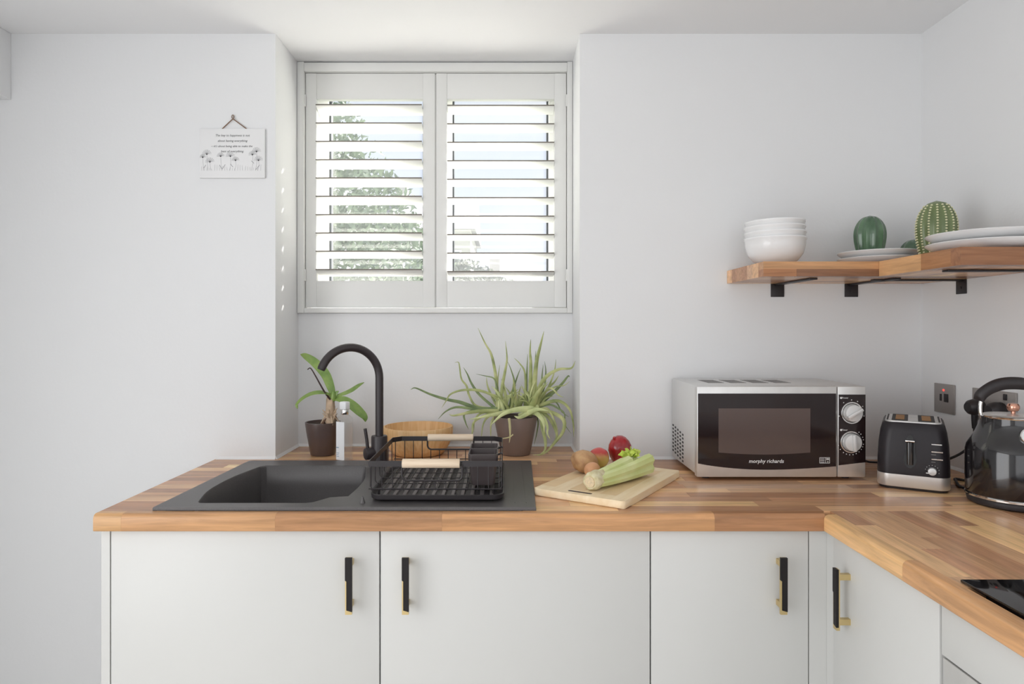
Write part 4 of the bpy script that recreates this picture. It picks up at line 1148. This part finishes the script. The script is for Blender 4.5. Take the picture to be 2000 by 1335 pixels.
for sx_ in (-1, 1):
    x = sx_ * 0.029
    MB().rings([rrect(x, 0.004, 0.036, 0.138, 0.004, z, 3) for z in (tpz + 0.0016, tpz + 0.0030)]).build('slot', 'vent_dark', to)
    MB().box(x - 0.010, x + 0.010, -0.045, 0.055, tpz + 0.0026, tpz + 0.0036, 0.0004, 1).build('slot_guide', 'crumb', to)
for sx_ in (-1, 1):
    MB().box(sx_ * 0.0565 - 0.002, sx_ * 0.0565 + 0.002, -0.06, 0.065, tpz + 0.0018, tpz + 0.0030).build('trim_strip', 'vent_dark', to, smooth=False)
def tyf(z):   # local y of the front face at height z
    return -0.0995 + 0.002 * (z - 0.04) / 0.035 if z < 0.075 else -0.0985 + 0.0025 * (z - 0.075) / 0.04 if z < 0.115 else -0.096 + 0.004 * (z - 0.115) / 0.031
def tfx(px): return (px - 1785.0) / 146.0 * 0.158
# lever recess and lever
zl0, zl1 = 0.056, 0.138
lv = []
for k in range(28):
    a = 2 * PI * k / 28
    v = math.sin(a); wv = 0.0150 if v < 0 else 0.0105
    lv.append((tfx(1779) + wv * math.cos(a), (zl0 + zl1) / 2 + (zl1 - zl0) / 2 * (abs(v) ** 0.6) * (1 if v > 0 else -1)))
mb = MB(); mb.rings([[Vector((u, tyf(v) + 0.0006, v)) for u, v in lv], [Vector((u, tyf(v) - 0.0012, v)) for u, v in lv]]); mb.build('lever_slot', 'black_gloss', to)
lvr = MB().rings([rrect(tfx(1779), 0, 0.015, 0.012, 0.005, 0, 4), rrect(tfx(1779), 0, 0.015, 0.012, 0.005, 0.055, 4)])
for v in lvr.bm.verts: v.co = Vector((v.co.x, v.co.y + tyf(0.095) - 0.007, 0.066 + v.co.z))
lv_o = lvr.build('lever', 'black_gloss', to)
MB().box(tfx(1779) - 0.0105, tfx(1779) + 0.0105, tyf(0.12) - 0.0135, tyf(0.12) - 0.001, 0.1215, 0.1265, 0.002).build('lever_cap', 'chrome', to)
for i, (z, x0, x1) in enumerate(((0.119, 1820, 1841), (0.101, 1820, 1843), (0.083, 1820, 1843))):
    MB().box(tfx(x0), tfx(x1), tyf(z) - 0.0030, tyf(z) + 0.0005, z - 0.0017, z + 0.0017, 0.0008, 1).build('button', 'chrome', to)
for z, wd_ in ((0.094, 0.010), (0.076, 0.009)):
    MB().box(tfx(1820), tfx(1820) + wd_, tyf(z) - 0.0006, tyf(z) + 0.0002, z - 0.0006, z + 0.0006).build('button_print', 'vent_grey', to, smooth=False)
c = Vector((tfx(1822), tyf(0.052) + 0.0005, 0.0535))
kn = MB().cyl(c, c + Vector((0, -0.011, 0)), 0.0098, 0.0088, 30, bev=0.001).build('browning_dial', 'silver_paint', to)
MB().box(c.x - 0.013, c.x - 0.004, c.y - 0.0125, c.y - 0.0095, c.z - 0.0048, c.z - 0.0025, 0.0004, 1).build('pointer', 'white_print', kn)
mb = MB()
for a in (40, 65, 90, 115, 140, 165, -15, 15):
    mb.cyl((c.x + 0.0145 * math.cos(math.radians(a)), c.y - 0.0005, c.z + 0.0145 * math.sin(math.radians(a))), (c.x + 0.0145 * math.cos(math.radians(a)), c.y - 0.0012, c.z + 0.0145 * math.sin(math.radians(a))), 0.0007, seg=8)
mb.build('dial_marks', 'white_print', to, smooth=False)

# ------------------------------------------------------------------ kettle
KX, KY = 1.170, 1.520
ke = thing('kettle', 'glossy black dome kettle with chrome ring and copper lid knob', 'kettle', (KX, KY, ZT))
kc = (KX, KY, ZT)
MB().lathe([(0.0, 0.0006), (0.082, 0.0006), (0.088, 0.004), (0.090, 0.012), (0.088, 0.0165), (0.0, 0.0165)], kc, 56).build('power_base', 'black_plastic', ke)
MB().lathe([(0.0, 0.0167), (0.0905, 0.0167), (0.0932, 0.019), (0.0932, 0.0225), (0.091, 0.0245), (0.0, 0.0245)], kc, 56).build('chrome_ring', 'chrome', ke)
MB().lathe([(0.0, 0.0246), (0.0900, 0.0246), (0.0918, 0.028), (0.0925, 0.06), (0.0922, 0.122), (0.0895, 0.134), (0.0830, 0.146), (0.0730, 0.163), (0.0665, 0.180), (0.0640, 0.192), (0.0640, 0.200), (0.0, 0.200)], kc, 64).build('body', 'black_gloss', ke)
MB().lathe([(0.0655, 0.1995), (0.0660, 0.2015), (0.064, 0.2035), (0.0, 0.2035), (0.0, 0.1995)], kc, 56).build('lid_rim', 'chrome', ke)
MB().lathe([(0.060, 0.2034), (0.056, 0.2058), (0.030, 0.2075), (0.0, 0.208)], kc, 48).build('lid', 'steel', ke)
MB().lathe([(0.0045, 0.2075), (0.0045, 0.213), (0.010, 0.215), (0.0125, 0.220), (0.0125, 0.226), (0.010, 0.231), (0.0, 0.233)], kc, 28).build('lid_knob', 'copper', ke)
# bail handle, in the plane facing the room
hd = Vector((0.94, -0.34, 0)).normalized()
kcv = Vector((KX, KY, ZT))
def kh(u, z): return kcv + hd * u + Vector((0, 0, z))
MB().tube([kh(-0.060, 0.190), kh(-0.064, 0.212), kh(-0.062, 0.235), kh(-0.050, 0.255)], 0.0042, 12, smooth=5).build('handle_bracket', 'chrome', ke)
MB().tube([kh(0.060, 0.190), kh(0.064, 0.212), kh(0.062, 0.235), kh(0.050, 0.255)], 0.0042, 12, smooth=5).build('handle_bracket', 'chrome', ke)
hp = [kh(-0.068, 0.236), kh(-0.060, 0.252), kh(-0.040, 0.268), kh(-0.015, 0.277), kh(0.02, 0.277), kh(0.045, 0.266), kh(0.064, 0.240)]
MB().ribbon(hp, lambda f: 0.029 * (0.70 + 0.3 * math.sin(PI * f)) * min(1.0, 0.35 + 9 * min(f, 1 - f)), 0.026, (0.3, -1, 0), 14, 6).build('handle', 'black_plastic', ke)
gd = Vector((-0.255, -0.967, 0)).normalized()
gdir = (gd + Vector((0, 0, 0.55))).normalized()
gc = kcv + gd * 0.0700 + Vector((0, 0, 0.163))
MB().cyl(gc, gc + gdir * 0.010, 0.020, 0.019, 32, bev=0.001).build('gauge_ring', 'chrome', ke)
MB().cyl(gc + gdir * 0.0095, gc + gdir * 0.0104, 0.0165, seg=28).build('gauge_face', 'label_white', ke)
sd_ = Vector((0.94, -0.34, 0)) 
MB().tube([kh(0.080, 0.130), kh(0.092, 0.150), kh(0.100, 0.172)], [0.016, 0.009], 14, smooth=3).build('spout', 'black_gloss', ke)

# ------------------------------------------------------------------ wall switch, socket, plugs and cords
def plate(name, y0, y1, z0, z1, label, cat):
    t = thing(name, label, cat, (XR, (y0 + y1) / 2, z0))
    MB().box(XR - 0.0060, XR - 0.0004, y0, y1, z0, z1, 0.0015).build('face_plate', 'nickel', t)
    return t
z0_, z1_ = 1.067, 1.152
sw = plate('wall_switch', 1.8845, 1.9715, z0_, z1_, 'square nickel fused switch with red neon light above the toaster', 'switch')
MB().box(XR - 0.0085, XR - 0.0055, 1.908, 1.925, 1.100, 1.124, 0.001).build('rocker', 'black_plastic', sw)
MB().box(XR - 0.0080, XR - 0.0055, 1.937, 1.944, 1.102, 1.122, 0.001).build('fuse_carrier', 'black_plastic', sw)
MB().cyl((XR - 0.0057, 1.928, 1.134), (XR - 0.0075, 1.928, 1.134), 0.0028, seg=14).build('neon_light', 'neon', sw)
for z in (1.074, 1.145):
    pass
dsk = plate('wall_socket', 1.6560, 1.8110, z0_, z1_, 'double nickel wall socket behind the kettle handle', 'socket')
for yy in (1.690, 1.775):
    MB().box(XR - 0.0085, XR - 0.0055, yy - 0.006, yy + 0.006, 1.130, 1.146, 0.001).build('rocker', 'black_plastic', dsk)
def plug(y, label, cordpts):
    t = thing('plug', label, 'plug', (XR - 0.006, y, 1.10), 'black plugs in the double socket')
    m = MB(); rs_ = []
    for o, sc_ in ((0.0065, 0.9), (0.010, 1.0), (0.024, 1.0), (0.036, 0.86), (0.042, 0.6)):
        rs_.append([Vector((XR - o, y + 0.024 * sc_ * math.cos(a), 1.102 + 0.022 * sc_ * math.sin(a))) for a in [2 * PI * k / 24 for k in range(24)]])
    m.rings(rs_); m.build('plug_body', 'black_plastic', t)
    MB().tube([(XR - 0.022, y, 1.086), (XR - 0.023, y, 1.064), (XR - 0.023, y, 1.045)], [0.0085, 0.0055], 12, smooth=3).build('strain_relief', 'black_plastic', t)
    MB().tube(cordpts, 0.0034, 8, smooth=7).build('cord', 'black_plastic', t)
    return t
plug(1.778, 'black plug with a drooping cord in the socket half beside the switch',
     [(XR - 0.023, 1.778, 1.05), (XR - 0.024, 1.780, 1.01), (1.245, 1.80, 0.975), (1.205, 1.815, 0.950), (1.16, 1.83, 0.932), (1.13, 1.845, 0.918), (1.105, 1.852, 0.915)])
plug(1.702, 'black plug in the wall socket, half hidden behind the kettle lid',
     [(XR - 0.023, 1.702, 1.05), (XR - 0.024, 1.70, 1.0), (1.255, 1.70, 0.945), (1.235, 1.72, 0.9145), (1.20, 1.755, 0.9145), (1.185, 1.735, 0.9145), (1.165, 1.70, 0.9145), (1.15, 1.665, 0.9145), (1.16, 1.640, 0.9145), (1.175, 1.622, 0.9145)])

# ------------------------------------------------------------------ hob
hb_ = thing('hob', 'black glass hob set into the right worktop', 'hob', (0.98, 0.755, ZT))
MB().box(HX0, HX1, HY0, HY1, ZT + 0.0004, ZT + 0.0052, 0.0012).build('glass_top', 'hob_glass', hb_)
MB().box(CX0 + 0.004, CX1 - 0.004, CY0 + 0.004, CY1 - 0.004, ZT - 0.03, ZT + 0.0005).build('underbody', 'black_plastic', hb_, smooth=False)
for (x, y, r) in ((0.86, 0.90, 0.09), (1.10, 0.90, 0.075), (0.86, 0.62, 0.075), (1.10, 0.62, 0.09)):
    MB().lathe([(r, 0.00005), (r + 0.0012, 0.00005), (r + 0.0012, 0.0002), (r, 0.0002)], (x, y, ZT + 0.0052), 48, closed=True).build('zone_ring', 'vent_grey', hb_)

# ------------------------------------------------------------------ shelves
SZ0, SZ1 = 1.452, 1.4915
s1_ = thing('corner_shelf', 'thick wood block shelf on the window wall carrying the white bowls', 'shelf', (0.98, 1.9, SZ0))
SXL, SYF = 0.686, 1.752
zm = (SZ0 + SZ1) / 2
stv = lambda a, b, c, d, e, f_, col, mt_='stave_x', par=s1_: stave(par, a, b, c, d, mt_, e, f_, rgb(*col))
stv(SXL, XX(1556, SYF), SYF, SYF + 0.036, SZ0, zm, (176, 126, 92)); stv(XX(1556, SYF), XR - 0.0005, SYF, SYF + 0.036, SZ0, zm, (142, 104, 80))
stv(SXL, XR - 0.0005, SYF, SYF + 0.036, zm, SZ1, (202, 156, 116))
y = SYF + 0.036
k = 0
while y < YW - 0.002:
    y1 = min(y + 0.042, YW - 0.0005)
    xm = SXL + [0.25, 0.4, 0.15, 0.33, 0.2, 0.45, 0.3][k % 7]
    stave(s1_, SXL, xm, y, y1, 'stave_x', SZ0, SZ1); stave(s1_, xm, XR - 0.0005, y, y1, 'stave_x', SZ0, SZ1)
    y = y1; k += 1
s2_ = thing('corner_shelf', 'thick wood block shelf on the right wall carrying the larger white plates', 'shelf', (1.14, 1.6, SZ0))
RXL, RYF = 0.992, 1.436
stave(s2_, RXL, RXL + 0.040, RYF + 0.034, 1.575, 'stave_y', SZ0, SZ1, rgb(172, 126, 92)); stave(s2_, RXL, RXL + 0.040, 1.575, SYF - 0.0006, 'stave_y', SZ0, SZ1, rgb(212, 168, 126))
x = RXL + 0.040; k = 0
while x < XR - 0.002:
    x1 = min(x + 0.043, XR - 0.0005)
    ym = [1.62, 1.55, 1.66, 1.58, 1.6][k % 5]
    stave(s2_, x, x1, RYF + 0.034, ym, 'stave_y', SZ0, SZ1); stave(s2_, x, x1, ym, SYF - 0.0006, 'stave_y', SZ0, SZ1)
    x = x1; k += 1
stave(s2_, RXL, XR - 0.0005, RYF, RYF + 0.034, 'stave_x', SZ0, SZ1, rgb(156, 112, 84))
def bracket(kind, a, label):
    """kind 'back' at x=a on the back wall, 'right' at y=a on the right wall"""
    hw = 0.0205; th_ = 0.004
    if kind == 'back':
        t = thing('shelf_bracket', label, 'bracket', (a, YW, SZ0 - 0.04), 'black shelf brackets')
        MB().box(a - hw, a + hw, YW - th_, YW - 0.0003, SZ0 - 0.041, SZ0 - 0.0002, 0.0012).build('wall_plate', 'black_metal', t)
        MB().box(a - hw * 0.55, a + hw * 0.55, 1.80, YW - th_, SZ0 - 0.005, SZ0 - 0.0003, 0.0008).build('arm', 'black_metal', t)
        c = (a, YW - th_, SZ0 - 0.024); MB().cyl(c, (a, YW - th_ - 0.0016, SZ0 - 0.024), 0.004, seg=12).build('screw', 'black_plastic', t)
    else:
        t = thing('shelf_bracket', label, 'bracket', (XR, a, SZ0 - 0.04), 'black shelf brackets')
        MB().box(XR - th_, XR - 0.0003, a - hw, a + hw, SZ0 - 0.041, SZ0 - 0.0002, 0.0012).build('wall_plate', 'black_metal', t)
        MB().box(1.035, XR - th_, a - hw * 0.55, a + hw * 0.55, SZ0 - 0.005, SZ0 - 0.0003, 0.0008).build('arm', 'black_metal', t)
        MB().cyl((XR - th_, a, SZ0 - 0.024), (XR - th_ - 0.0016, a, SZ0 - 0.024), 0.004, seg=12).build('screw', 'black_plastic', t)
bracket('back', XX(1518, YW), 'black steel bracket under the bowls, beside the free shelf end')
bracket('back', XX(1662, YW), 'black steel bracket on the window wall close to the room corner')
bracket('right', 1.859, 'black steel bracket on the right wall close to the room corner')
bracket('right', 1.553, 'black steel bracket under the larger plates')

# bowls
bx_, by_ = XX(1513, 1.895), 1.893
br = 0.082
zb0 = SZ1 + 0.0003
prof = [(0.0, 0.0), (0.036, 0.0), (0.040, 0.003), (0.060, 0.014), (0.075, 0.034), (0.0812, 0.058), (0.0822, 0.071), (0.0846, 0.0745), (0.0848, 0.0775), (0.0838, 0.0795), (0.0820, 0.0785), (0.0790, 0.058), (0.0725, 0.034), (0.056, 0.0155), (0.036, 0.006), (0.0, 0.005)]
lab = ['white bowl at the bottom of the stack on the shelf', 'white bowl second from the bottom of the shelf stack', 'white bowl second from the top of the shelf stack', 'white bowl topmost of the stack on the shelf']
zacc = 0
for k in range(4):
    o = MB().lathe([(r * 0.99 ** k, z) for r, z in prof], (0, 0, 0), 48).build('bowl', 'ceramic', loc=(0, 0, 0))
    o.location = (bx_ + [0, 0.0006, -0.0008, 0.0004][k], by_, zb0 + zacc)
    o.rotation_euler = (0, [0, -0.004, -0.009, -0.012][k], 0)
    tag(o, lab[k], 'bowl', 'stacked white bowls')
    zacc += [0.0170, 0.0158, 0.0150, 0][k]
# plates
def plate_obj(x, y, z, r, label, grp):
    p_ = [(0.0, 0.0), (r * 0.60, 0.0), (r * 0.64, 0.002), (r * 0.86, 0.007), (r * 0.985, 0.0185), (r, 0.021), (r * 0.985, 0.0225), (r * 0.96, 0.0215), (r * 0.84, 0.0115), (r * 0.62, 0.006), (0.0, 0.005)]
    o = MB().lathe(p_, (0, 0, 0), 64).build('plate', 'ceramic', loc=(0, 0, 0)); o.location = (x, y, z)
    return tag(o, label, 'plate', grp)
plate_obj(1.070, 1.895, SZ1 + 0.0003, 0.1055, 'lower white plate of the pair under the dark cactus', 'white plates under the dark cactus')
plate_obj(1.070, 1.895, SZ1 + 0.0178, 0.105, 'upper white plate of the pair, dark cactus standing on it', 'white plates under the dark cactus')
plate_obj(1.132, 1.552, SZ1 + 0.0003, 0.124, 'lower white plate of the larger pair in front of the spiny cactus', 'larger white plates on the right shelf')
plate_obj(1.132, 1.552, SZ1 + 0.0215, 0.1235, 'upper white plate of the larger pair in front of the spiny cactus', 'larger white plates on the right shelf')
# cacti
def cactus(x, y, z, r, h, m, ribs, label, spines):
    t = thing('cactus', label, 'cactus', (x, y, z))
    pr = []
    n = 22
    for k in range(n + 1):
        f_ = k / n
        rr = r * (0.70 + 0.30 * math.sin(PI * min(1, f_ / 0.55) * 0.5)) if f_ < 0.55 else r * math.sqrt(max(0, 1 - ((f_ - 0.55) / 0.45) ** 2))
        pr.append((max(rr, 0.0005), f_ * h))
    pr = [(0.0, 0.0)] + pr
    dep = 0.10 if not spines else 0.07
    MB().lathe(pr, (x, y, z + 0.0004), ribs * 6, fn=lambda a, zz: 1 - dep * (0.5 - 0.5 * math.cos(ribs * a)) ** 0.8).build('body', m, t)
    if spines:
        for i in range(ribs):
            a = 2 * PI * i / ribs
            mb = MB()
            for k in range(2, n - 1):
                rr, zz = pr[k + 1]
                c = Vector((x + rr * math.cos(a), y + rr * math.sin(a), z + zz))
                b = bmesh.new(); bmesh.ops.create_icosphere(b, subdivisions=1, radius=0.0031)
                for v in b.verts: v.co = Vector((v.co.x, v.co.y, v.co.z * 0.8)) + c
                mb._merge(b)
            mb.build('spine_row', 'spine', t)
    return t
cactus(XX(1698, 1.90), 1.898, SZ1 + 0.0178 + 0.0052, 0.0425, ZZ(421, 1.898) - (SZ1 + 0.023), 'cactus_dark', 11, 'dark green ribbed ornamental cactus standing on the white plates', False)
cactus(XX(1786, 1.975), 1.975, SZ1, 0.040, ZZ(467, 1.975) - SZ1, 'cactus_dark', 9, 'short dark green cactus peeping from behind the spiny cactus', False)
cactus(XX(1829, 1.735), 1.735, SZ1, 0.0475, ZZ(392, 1.735) - SZ1, 'cactus_light', 15, 'tall light green cactus with rows of pale spines in the shelf corner', True)

# ------------------------------------------------------------------ hanging sign
gx0_, gx1_ = XX(390, 2.033), XX(517.5, 2.033)
gz0_, gz1_ = ZZ(347.5, 2.033), ZZ(251.5, 2.033)
sg = thing('hanging_sign', 'white hanging wall sign with grey verse and flower drawing', 'sign', ((gx0_ + gx1_) / 2, YW - 0.002, gz0_))
yf = YW - 0.009
tilt_ = lambda: None
MB().box(gx0_, gx1_, yf, YW - 0.0008, gz0_, gz1_, 0.0008).build('plaque', 'sign_white', sg)
s2 = F / yf
def SM(px, py): return Matrix.Translation((XX(px, yf), yf - 0.0003, ZZ(py, yf))) @ Matrix.Rotation(PI / 2, 4, 'X')
for i, (t_, px, py, sz) in enumerate((('The key to happiness is not', 454, 264.5, 7.0), ('about having everything', 454, 275, 7.0), ('\u2014it\u2019s about being able to make the', 452.5, 285.5, 6.6), ('best of everything.', 454, 295.5, 7.0))):
    textmesh('lettering', t_, sz / s2 * 0.86, 'ink', sg, SM(px, py), shear=0.25, ext=0.0001)
def SP(px, py): return Vector((XX(px, yf), yf - 0.0002, ZZ(py, yf)))
fl_ = [(404, 301, 6), (396, 307, 4), (410, 316, 6), (431, 305, 5), (450, 305, 6), (460, 313, 5), (493, 302, 5), (501, 296, 6), (505, 313, 6)]
for (px, py, r) in fl_:
    r *= 1.45
    mb = MB()
    for k in range(7):
        a = PI * (0.05 + 0.9 * k / 6) + 0.1
        q0 = (px + 1.2 * math.cos(a), py - 1.2 * math.sin(a)); q1 = (px + r * math.cos(a + 0.16), py - r * math.sin(a + 0.16)); q2 = (px + r * math.cos(a - 0.16), py - r * math.sin(a - 0.16))
        mb.tube([SP(*q0), SP(*q1), SP(*q2), SP(*q0)], 0.00024, 4)
    mb.tube([SP(px, py + 1), SP(px + 1, (py + 333) / 2), SP(px + (2 if px < 450 else -2), 333)], 0.00024, 4, smooth=3)
    mb.build('flower_drawing', 'ink_light', sg)
    MB().cyl(SP(px, py), SP(px, py) + Vector((0, -0.0003, 0)), 1.4 / s2, seg=10).build('flower_centre', 'ink', sg)
mb = MB()
for px in range(394, 514, 5):
    h0 = 4 + (px * 7 % 9)
    mb.tube([SP(px, 333), SP(px + (px % 3) - 1, 333 - h0)], 0.00022, 4)
for (a, b, c, d) in ((398, 328, 402, 322), (433, 330, 429, 322), (434, 330, 440, 321), (455, 326, 450, 320), (500, 331, 507, 322), (496, 319, 491, 314)):
    mb.tube([SP(a, b), SP(c, d)], 0.0006, 4)
mb.build('grass_drawing', 'ink_light', sg)
nl = Vector((XX(456.5, YW), YW - 0.006, ZZ(233, YW)))
for sx_ in (432.5, 483):
    MB().tube([nl, Vector((XX(sx_, 2.035), YW - 0.004, gz1_ - 0.001))], 0.0015, 8).build('twine', 'twine', sg)
lp = [nl + Vector((0.0032 * math.cos(a), -0.0005, 0.006 + 0.0055 * math.sin(a))) for a in [2 * PI * k / 14 for k in range(14)]]
MB().tube(lp, 0.0013, 6, closed=True).build('twine_loop', 'twine', sg)
MB().cyl((nl.x, YW - 0.0005, nl.z + 0.007), (nl.x, YW - 0.009, nl.z + 0.007), 0.0014, seg=10).build('nail', 'steel', sg)
